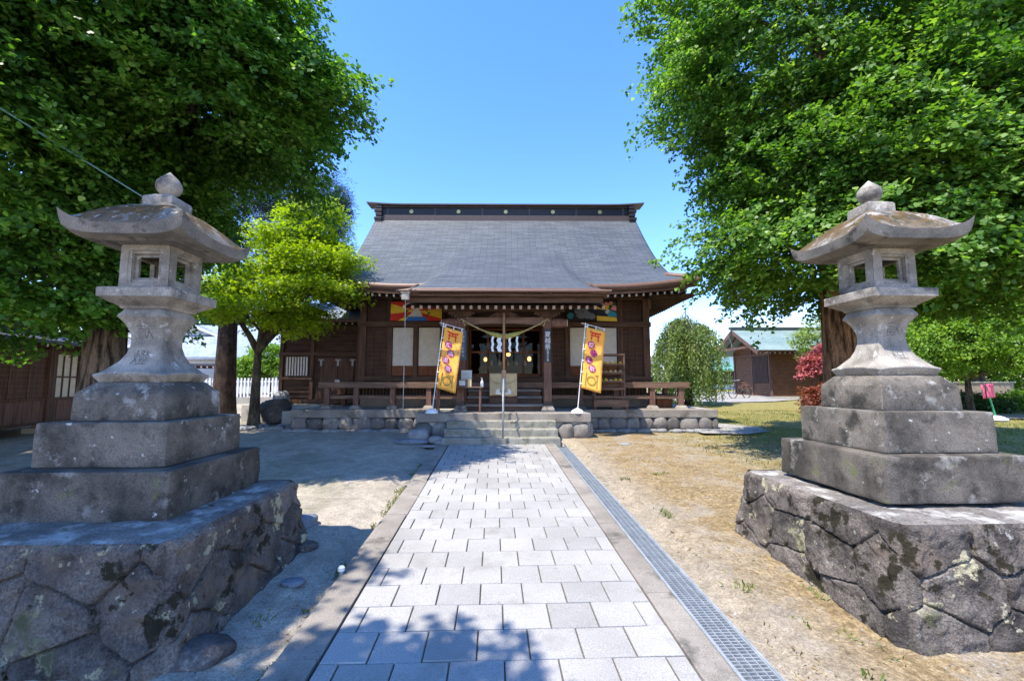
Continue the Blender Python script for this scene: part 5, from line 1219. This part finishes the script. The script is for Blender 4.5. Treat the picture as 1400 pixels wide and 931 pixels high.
for i, (x, y, lx, lz, lab) in enumerate(((18.4,16.6,1.5,.42,'low dark green shrub bed behind the green-poled flag'), (21.6,16.8,1.9,.5,'low dark green shrub bed at the far right edge'))):
    simple_tree('low_shrub', lab, x, y, [(x,y,gz(y)+.25,lx,.8,lz)], 'bush' if i else 'darkbush', 8000, .10, OVAL*np.array([1.4,1,1]), False, 0, 0, 90 + i, cat='shrub', group='low shrubs by the lane')
simple_tree('hedge', 'clipped mid-green hedge closing the garden behind the far right tree', 23, 21.5, [(20.5,21.5,1.5,2.2,.8,.85),(24,21.5,1.6,2.4,.8,.9),(28,21.5,1.6,2.6,.8,.9)], 'bush', 16000, .14, OVAL*np.array([1.4,1,1]), False, 0, 0, 98, cat='hedge')
# garden shrubs behind the left fence
simple_tree('garden_tree', 'round yellow-green garden tree behind the white fence', -11.2, 22.5, [(-11.3,22.5,2.6,1.3,1.1,.95), (-12.3,22.6,2.2,.9,.9,.7), (-10.4,22.3,2.3,.8,.8,.6)], 'bush', 22000, .10, OVAL*np.array([1.4,1,1]), True, .09, 1.2, 95, group=None)
simple_tree('garden_tree', 'mid-green bush at the left wing corner behind the white fence', -9.3, 23.5, [(-9.4,23.5,2.2,1.2,1.0,1.1)], 'darkbush', 9000, .11, OVAL*np.array([1.4,1,1]), False, 0, 0, 96)
for i, (x, y, s, lab) in enumerate(((-30,46,5.5,'dark distant tree mass beyond the left houses'), (-16,52,4,'distant tree behind the white gabled house'), (30,52,4.5,'distant tree beyond the timber shed'), (44,46,6,'large distant tree at the far right'), (52,34,7,'big dark tree closing the view at the far right'))):
    simple_tree('distant_tree', lab, x, y, [(x,y,s*.75,s,s*.8,s*.7), (x+s*.5,y,s*1.05,s*.6,s*.6,s*.5)], 'darkbush', 9000, .42, OVAL*np.array([1.5,1,1]), True, .4, s*.5, 100 + i, L=1.2, W=.6, group='far trees')
# grass, thatch and pebbles
def scatter(name, n, box, size, mat, dens, seed, shape=NEED*np.array([2.2,1,1]), upright=True, kind='grass', lab=''):
    g = np.random.default_rng(seed); P = g.uniform((box[0], box[2]), (box[1], box[3]), (n, 2)); 
    w_ = np.array([dens(x, y) for x, y in P]); P = P[g.random(n) < w_]
    Z = np.array([gsurf(x, y) for x, y in P]); Q = np.c_[P, Z - .002]
    d = g.normal(size=(len(P), 3)) * (.5 if upright else 1.0); d[:, 2] = 1 if upright else g.uniform(.02,.25,len(P))
    o = leaves(name, Q, d, g.normal(size=(len(P), 3)), g.uniform(size[0], size[1], len(P)), shape, mat, None, 'stuff'); o['label'] = lab; o['category'] = kind; return o
def nz(x, y, f, s): return mn.fractal(Vector((x*f, y*f, s)), 1, 2, 3)
scatter('dry_thatch', 60000, (1.6, 9, 1.8, 12.5), (.015,.045), M['dry'], lambda x, y: max(0, min(1, .25 + 1.5*nz(x, y, 1.1, 3))) * (1 if y < 8 else .6), 1, upright=False, lab='dry brown thatch over the sandy ground right of the path')
scatter('lawn_grass', 90000, (4.2, 18, 4.5, 17), (.02,.055), M['blade'], lambda x, y: max(0, min(1, .45 + 1.2*nz(x, y, .6, 8))) * (min(1, max(0, (x - 4.2 + y*.1)/3))), 2, lab='short yellow-green grass on the lawn at the right')
tufts = [(random.Random(i).uniform(1.7,2.7), random.Random(i+50).uniform(2.2,7)) for i in range(9)] + [(-1.26, 3.2), (-1.27, 4.9), (-1.3, 6.2), (-1.28, 7.2), (-1.5, 3.1), (2.02,2.95), (2.2,2.8), (2.35,3.3), (1.9,3.4)]
tuft = MB(); PT = []; DT = []; ST = []
gg = np.random.default_rng(9)
for (x, y) in tufts:
    for q in range(6 + int(abs(x*7919+y*104729) % 34)): PT.append((x + gg.normal()*.035, y + gg.normal()*.05, gsurf(x, y) - .003)); DT.append((gg.normal()*.7, gg.normal()*.7, 1)); ST.append(gg.uniform(.02,.05))
for q in range(2600):     # line of weeds along the edging
    y = gg.uniform(2.4, 9.4); x = -1.23 - abs(gg.normal())*.05
    if nz(x, y, 1.2, 4) > .03: PT.append((x, y, gsurf(x, y) - .0)); DT.append((gg.normal()*.7, gg.normal()*.7, 1)); ST.append(gg.uniform(.012,.032))
o = leaves('weed_tufts', np.array(PT), np.array(DT), gg.normal(size=(len(PT),3)), np.array(ST), NEED*np.array([2.5,1,1]), M['blade'], None, 'stuff'); o['label'] = 'little green weeds along the path edging and in the sand'; o['category'] = 'weeds'
pb = MB(); gr = random.Random(77)
for i in range(6500):
    x = gr.uniform(-6, 8); y = gr.uniform(1.8, 9.3)
    if -1.24 < x < 1.55: continue
    s = gr.uniform(.003, .011) * (2.0 if gr.random() < .03 else 1); z = gsurf(x, y); a = gr.uniform(0, 3)
    pb.add([(x+s*math.cos(a+k*1.57)*gr.uniform(.7,1.2), y+s*math.sin(a+k*1.57)*gr.uniform(.7,1.2), z-.002) for k in range(4)] + [(x, y, z + s*.7)], [(0,1,4),(1,2,4),(2,3,4),(3,0,4)])
o = pb.build('pebbles', M['rubble'], smooth=True, kind='stuff'); o['label'] = 'scattered small pebbles in the sandy ground'; o['category'] = 'pebbles'
LT = np.random.default_rng(12); n_ = 2600; P = np.c_[LT.uniform(-4, 6, n_), LT.uniform(2, 9.3, n_)]
P = np.array([q for q in P if (q[0] > 1.56 or q[0] < -1.25) and LT.random() < .25 + .6*max(0, nz(q[0], q[1], .9, 6)) + (.4 if 1.6 < q[0] < 1.85 or -1.5 < q[0] < -1.25 else 0)])
o = leaves('leaf_litter', np.c_[P, [gsurf(*q) + .003 for q in P]], LT.normal(size=(len(P),3)) * np.array([1,1,.15]), LT.normal(size=(len(P),3)) * .35 + np.array([0,0,1]), LT.uniform(.010,.030,len(P)), OVAL, M['litter'], None, 'stuff'); o['label'] = 'dry leaf litter and twigs on the sandy ground'; o['category'] = 'litter'
m = MB(); gp_ = [(5.2,10.9),(6.2,10.7),(7.1,11.2),(7.3,12.0),(6.6,12.8),(5.9,12.9),(5.2,12.3)]; m.add([(a, b, 0) for a, b in gp_], [tuple(range(len(gp_)))]); gp_ = [(9.5,21.5),(11,20.8),(13.5,21.2),(16,22.6),(24,22.5),(24,30),(8,30),(8.2,24)]; m.add([(a, b, 0) for a, b in gp_], [tuple(range(len(gp_)))]); 
m.v = [(a, b, gz(b) + .030 + (0 if b > 14 else .008)) for a, b, c in m.v]
M['gravel'] = surf('pale_gravel', (.25,.235,.21), (.40,.375,.34), 3, 40, .5, .95, .9, .015)
struct(m.build('gravel_patch', M['gravel']))
m = MB(); m.add([(12.5,14.0,0),(40,11.5,0),(40,13.5,0),(12.8,15.2,0)], [(0,1,2,3)]); m.v = [(a, b, gz(b) + .05) for a, b, c in m.v]
struct(m.build('lane', M['kerb']))

# ================================================================== surroundings
# rocks by the maple
t = thing('garden_boulder', 'large dark rounded boulder right of the maple trunk', 'boulder', (-6.42, 13.3, gz(13.3)), 0); m = MB(); m.rock((0,0,.36), (.82,.7,.72), 3, 4, .22); m.build('stone', M['darkrock'], t, smooth=True)
t = thing('garden_boulder', 'small paler stone peeping over the large dark boulder', 'boulder', (-6.75, 14.3, gz(14.3)), 0); m = MB(); m.rock((0,0,.55), (.5,.45,.72), 8, 3, .2); m.build('stone', M['rubble'], t, smooth=True)
m = MB(); gr = random.Random(3)
for i in range(40):
    x = gr.uniform(-7.2, -5.2); y = gr.uniform(12.0, 13.0); s = gr.uniform(.06,.22); m.rock((x, y, gz(y) + s*.15), (s*1.4, s, s*.5), gr.random()*50, 2, .2)
o = m.build('loose_stones', M['rubble'], smooth=True, kind='stuff'); o['label'] = 'loose grey stones around the dark boulder'; o['category'] = 'stones'
# long hall on the left
HY = R(9.4); lh = thing('side_hall', 'long low dark timber hall with lattice windows at the left edge', 'building', (-11.4, 12.3, gz(12)), HY)
# local frame: facade along local y, facing +x
f0 = .26
def S(mb, n, mt, parent=lh, **k): return mb.build(n, mt, parent, **k)
m = MB(); m.bx(-6, 0, -6, 1.3, f0, 2.35); m.bx(-4.8, -1.1, -6, .9, 2.3, 3.4); S(m, 'wall', M['panel'])
m = MB()
for i in range(30): y0 = -6 + i*.243; m.bx(0, .03, y0 + .006, y0 + .237, f0, .80)
S(m, 'skirting_boards', M['woodpost'])
m = MB(); m.bx(0, .05, -6, 1.34, .80, .88); m.bx(0, .05, -6, 1.34, 1.98, 2.08); m.bx(0,.06,-6,1.34,f0 - .04,f0 + .04)
for y_ in (-5.9,-4.1,-2.4,-.72,-.60,.28,1.27): m.bx(-.02,.07,y_-.055,y_+.055,f0,2.3)
S(m, 'frame', M['wood'])
for k, (a, b) in enumerate(((-.54,.20),(.36,1.18))):
    m = MB(); m.bx(.002,.02,a,b,.88,1.98); wn3 = S(m, 'paper_window', M['paper'])
    m = MB(); n = 3 if k < 2 else 4
    for i in range(n + 1): q = a + (b-a)*i/n; m.bx(.02,.045,q-.014,q+.014,.88,1.98)
    m.bx(.02,.048,a,b,1.38,1.42); m.build('muntins', M['wood'], wn3)
for (a, b) in ((-2.34,-.78),(-4.04,-2.46)):
    m = MB(); m.bx(.005,.02,a,b,.88,1.98)
    for i in range(9): m.bx(.02,.03,a,b,.92+i*.125,.935+i*.125,1)
    for i in range(4): q = a+(b-a)*i/3; m.bx(.022,.04,q-.012,q+.012,.88,1.98,1)
    S(m, 'lattice_panel', [M['wood'], M['woodpost']])
m = MB(); m.add([(.62,-6.4,2.18),(.62,1.85,2.18),(-1.2,1.85,2.62),(-1.2,-6.4,2.62),(.62,-6.4,2.26),(.62,1.85,2.26),(-1.2,1.85,2.70),(-1.2,-6.4,2.70)], [(3,2,1,0),(4,5,6,7),(0,1,5,4),(1,2,6,5),(2,3,7,6),(3,0,4,7)]); S(m, 'lower_roof', M['hallroof'])
m = MB()
for i in range(22): y_ = -6.2 + i*.38; m.bar((.58, y_, 2.13), (-.3, y_, 2.34), .06, .07, 0, 1)
S(m, 'rafters', [M['wood'], M['endwhite']], kind='stuff')
m = MB(); 
for i in range(5): a = -5.6+i*1.3; m.bx(-1.105,-1.08,a,a+1.16,2.78,3.25)
S(m, 'upper_plaster', M['plaster'])
m = MB(); m.add([(-.35,-6.4,3.35),(-.35,1.5,3.35),(-3.0,1.5,4.45),(-3.0,-6.4,4.45),(-5.6,1.5,3.35),(-5.6,-6.4,3.35)], [(0,1,2,3),(3,2,4,5)]); o = S(m, 'upper_roof', M['hallroof']); so = o.modifiers.new('t','SOLIDIFY'); so.thickness = .1
for y_ in (-4.2,-2.4,-.6,1.1):
    m = MB(); m.bx(-.28,-.12,y_-.07,y_+.07,.10,f0); S(m, 'floor_post', M['woodgrey']); m = MB(); m.rbox((-.2,y_,.06),(.42,.36,.14),.015,4,.004); S(m, 'foundation_block', M['terrace_top'])
# timber shed right
sx0, sy0 = 15.15, 23.6; zg = gz(23.6)
sh = thing('timber_shed', 'small brown timber shed with pale green copper roof beyond the lawn', 'shed', (sx0, sy0, zg), R(-1.5))
m = MB(); m.bx(0,7.5,0,3.7,.12,2.75); m.add([(0,0,2.75),(0,3.7,2.75),(0,1.85,3.75)],[(0,1,2)]); m.add([(7.5,0,2.75),(7.5,3.7,2.75),(7.5,1.85,3.75)],[(0,1,2)]); m.build('wall', M['shedwood'], sh)
m = MB()
for i in range(17): m.bx(0,7.5,-.022,0,.22+i*.15,.235+i*.15); m.bx(-.022,0,0,3.7,.22+i*.15,.235+i*.15)
m.build('siding_battens', M['wood'], sh)
m = MB()
for x_ in (0,2.4,5,7.5): m.bx(x_-.07,x_+.07,-.05,.05,.0,2.8)
for y_ in (0,1.75,3.7): m.bx(-.05,.05,y_-.07,y_+.07,.0,2.8)
m.bx(-.06,7.5,-.055,-.0,2.42,2.50); m.bx(-.06,-.0,0,3.7,2.42,2.50); m.build('frame', M['woodpost'], sh)
m = MB(); m.bx(-.04,-.02,.15,1.62,.85,2.35)
for i in range(12): m.bx(-.06,-.04,.2+i*.12,.225+i*.12,.85,2.35,1)
m.build('barred_window', [M['black'], M['woodpost']], sh)
m = MB()
for a, b in (((-.85,-.75,2.55),(-.85,1.85,3.95)),): pass
for s in (0, 1):
    ya, yb = (-.75, 1.85) if s == 0 else (4.45, 1.85)
    m.add([(-1.1,ya,2.62),(8.3,ya,2.62),(8.3,yb,4.02),(-1.1,yb,4.02)], [(0,1,2,3) if s == 0 else (3,2,1,0)])
o = m.build('roof', [M['greenroof'], M['copper']], sh); uv = o.data.uv_layers.new(name='UVMap')
for l in o.data.loops: c = o.data.vertices[l.vertex_index].co; uv.data[l.index].uv = (c.x, c.y)
so = o.modifiers.new('t','SOLIDIFY'); so.thickness = .09; so.offset = -1; so.material_offset_rim = 1
m = MB(); m.bx(-1.2,8.4,1.72,1.98,4.0,4.16); m.build('ridge_cap', M['greenroof'], sh)
m = MB()
for s in (0, 1):
    ya = -.75 if s == 0 else 4.45; m.bar((-1.06,ya,2.46),(-1.06,1.85,3.86),.05,.20); m.bar((-.55,ya,2.46),(-.55,1.85,3.86),.06,.10); 
m.bar((-1.0,.2,2.85),(-1.0,3.5,2.85),.06,.12); m.build('barge_board', M['woodpost'], sh)
m = MB()
for i in range(34): x_ = -.9+i*.27; m.bar((x_,-.68,2.47),(x_,.1,2.86),.06,.07,0,1)
m.build('rafters', [M['wood'], M['endwhite']], sh, kind='stuff')
m = MB(); m.bx(-.3,7.8,-.35,4.0,-.1,.12); m.build('footing', M['terrace_top'], sh)
# bicycle beside the shed
bk = thing('bicycle', 'dark bicycle parked end-on to the left of the timber shed', 'bicycle', (13.0, 23.6, gz(23.6)), R(20))
for x_ in (-.0, 1.02):
    m = MB(); m.tube([(x_ + .32*math.cos(a), 0, .34 + .32*math.sin(a)) for a in np.linspace(0, 2*math.pi, 25)], .022, 8, cap=False); w3 = m.build('wheel', M['black'], bk, smooth=True)
    m = MB()
    for q in range(12): a = q*math.pi/6; m.tube([(x_,0,.34),(x_+.31*math.cos(a),0,.34+.31*math.sin(a))], .003, 4)
    m.build('spokes', M['steel'], w3)
m = MB(); 
for a, b in (((0,0,.34),(.20,0,.95)), ((.17,0,.85),(.62,0,.80)), ((.19,0,.90),(.50,0,.38)), ((.50,0,.38),(.64,0,.95)), ((1.02,0,.34),(.50,0,.38)), ((1.02,0,.34),(.62,0,.80))): m.tube([a, b], .016, 8)
m.build('frame', M['black'], bk, smooth=True)
m = MB(); m.tube([(.24,-.26,1.02),(.20,0,.98),(.24,.26,1.02)], .013, 8); m.build('handlebar', M['steel'], bk, smooth=True)
m = MB(); m.rbox((.66,0,.98),(.26,.15,.06),.025,4,0); m.build('saddle', M['black'], bk, smooth=True)
# white shop with teal awning behind
ws = thing('white_building', 'far white building with teal awning between weeping tree and shed', 'building', (22.5, 41, gz(30)))
m = MB(); m.bx(-6,8,0,8,0,3.3); m.build('wall', M['plaster'], ws); m = MB(); m.bx(-6.1,8,-.9,-.02,1.75,2.4); m.build('awning', flat('teal_awning', (.25,.58,.50), .7), ws)
m = MB(); m.bx(-5,7,-.03,0,.5,1.7); m.build('window', M['bronze'], ws); m = MB(); m.bx(-6.3,8.3,-.3,8.3,3.3,3.45); m.build('roof', M['plaster'], ws)
# white gabled houses at the left, fence
def house(label, x, y, w_, d_, h, rh, rz, roof, wins, seed=0):
    t = thing('house', label, 'house', (x, y, gz(y)), rz); m = MB(); m.bx(-w_/2,w_/2,0,d_,0,h); m.add([(-w_/2,0,h),(w_/2,0,h),(0,0,h+rh)],[(0,1,2)]); m.add([(-w_/2,d_,h),(w_/2,d_,h),(0,d_,h+rh)],[(0,1,2)]); m.build('wall', M['plaster'], t)
    m = MB(); o_ = .5
    for s in (-1, 1): m.add([(s*(w_/2+o_),-o_,h - rh*o_/(w_/2)),(s*(w_/2+o_),d_+o_,h - rh*o_/(w_/2)),(0,d_+o_,h+rh),(0,-o_,h+rh)],[(0,1,2,3)])
    o = m.build('roof', [roof, M['white']], t); uv = o.data.uv_layers.new(name='UVMap')
    for l in o.data.loops: c = o.data.vertices[l.vertex_index].co; uv.data[l.index].uv = (c.y, c.x)
    so = o.modifiers.new('t','SOLIDIFY'); so.thickness = .16; so.offset = 0; so.material_offset_rim = 1
    for (a, b, c, d) in wins:
        m = MB(); m.bx(a,b,-.03,0,c,d); f = m.build('window', M['white'], t); m = MB(); m.bx(a+.08,b-.08,-.045,-.031,c+.08,d-.08); m.build('pane', M['bluepane'], f)
    return t
M['bluepane'] = flat('sky_blue_window', (.10,.20,.24), .15, 0, .6)
house('white house with pale grey gable roof, seen left of the maple trunk', -20.8, 31, 7.0, 9, 3.1, 1.5, R(8), M['tileroof'], [(-2.4,-1.0,1.5,2.3),(.5,2.0,1.5,2.3)])
t = house('house with a broad blue-grey tiled roof behind the garden tree', -13.2, 33, 10.0, 8, 2.4, 2.4, R(90), M['tileroof'], [(1,2.4,1.0,2.0)])
house('narrow white house gable further left, behind the lantern shaft', -27.5, 33, 6.0, 8, 3.3, 1.2, R(4), M['hallroof'], [(-1.5,1.0,1.4,2.4)])
# open lean-to roof with rafters seen between lantern and trunk
lt = thing('lean_to', 'brown lean-to with white rafter ends before the white houses', 'shelter', (-17.3, 25, gz(25)), R(6)); m = MB(); m.bx(-2.4,2.4,-.6,2.2,1.75,1.86); m.build('roof', M['hallroof'], lt)
m = MB()
for i in range(16): x_ = -2.3+i*.3; m.bar((x_,-.58,1.68),(x_,1.8,1.70),.08,.09,0,1)
m.build('rafters', [M['wood'], M['endwhite']], lt)
for x_ in (-2.2,2.2): m = MB(); m.bx(x_-.06,x_+.06,-.3,-.18,0,1.63); m.build('post', M['wood'], lt)
fn = thing('garden_fence', 'low white picket fence on a pale kerb behind the maple', 'fence', (-11, 20.9, gz(20.9)), R(2))
m = MB(); m.bx(-5,3,0,.12,-.1,.30); m.build('kerb', M['terrace_top'], fn)
for i in range(50): m = MB(); x_ = -4.9+i*.155; m.bx(x_-.035,x_+.035,.02,.05,.30,1.18); m.build('picket', M['white'], fn)
m = MB(); m.bx(-5,3,.052,.08,.45,.52); m.bx(-5,3,.052,.08,.98,1.05); m.build('rail', M['white'], fn)
m = MB(); m.bx(-.7,.7,0,.6,0,1.5); m.bx(-.75,.75,-.05,.65,1.5,1.56); o = m.build('storage_box', M['white']); o.location = (-9.9, 24.5, gz(24.5)); tag(o, 'white storage box behind the picket fence near the wing', 'box')
# green poled flag marker at right, beige wall behind the shrubs
fm = thing('marker_flag', 'green pole with pink cloth on a white base at the far right lane', 'marker', (16.05, 13.6, gz(13.6)))
m = MB(); m.lathe([(.30,.0),(.28,.06),(.18,.12),(.05,.15)], n=18); m.build('base', M['white'], fm, smooth=True)
m = MB(); m.tube([(0,0,.1),(-.22,0,1.08)], .025, 8); m.build('pole', flat('bright_green_pole', (.02,.30,.12), .4), fm)
m = MB(); m.grid([[(-.22 + a*.30 - .0, -.02 + .02*math.sin(b*5+a*8), 1.15 - b*.5 + a*.03) for a in np.linspace(-.6, .8, 7)] for b in np.linspace(0, .9, 8)]); o = m.build('pink_cloth', flat('pink_cloth', (.70,.12,.20), .8), fm, smooth=True); o.modifiers.new('t','SOLIDIFY').thickness = .004
m = MB(); m.tube([(-.27,-.03,.7),(-.30,-.03,1.12)], .018, 8); m.build('black_grip', M['black'], fm)
t = thing('post', 'thin grey metal post in the shrubs at the far right', 'post', (19.4, 14.6, gz(14.6))); m = MB(); m.tube([(0,0,0),(0,0,1.25)], .03, 8); m.build('shaft', M['steel'], t); m = MB(); m.lathe([(.034,1.25),(.034,1.28),(.005,1.30)], n=8); m.build('cap', M['white'], t)
bw = thing('garden_wall', 'low beige wall with pale footing glimpsed behind the right shrubs', 'wall', (20.3, 18.0, gz(18))); m = MB(); m.bx(-1.6,1.9,0,.2,.28,1.05); m.build('panel', flat('beige_render', (.33,.25,.18), .8), bw); m = MB(); m.bx(-1.7,2.0,-.05,.25,0,.28); m.build('footing', M['white'], bw); m = MB(); m.bx(-1.65,1.95,-.04,.24,1.05,1.10); m.build('coping', M['terrace_top'], bw)
m = MB(); m.tube([(-5.69-.9,4.3,5.0+.35),(-5.69,5.0,4.77),(-4.8,6.6,4.1),(-4.5,7.3,3.9)], .010, 6); o = m.build('guy_wire', flat('blue_green_wire', (.12,.25,.26), .5)); tag(o, 'thin blue-green wire slanting down through the left tree', 'wire')
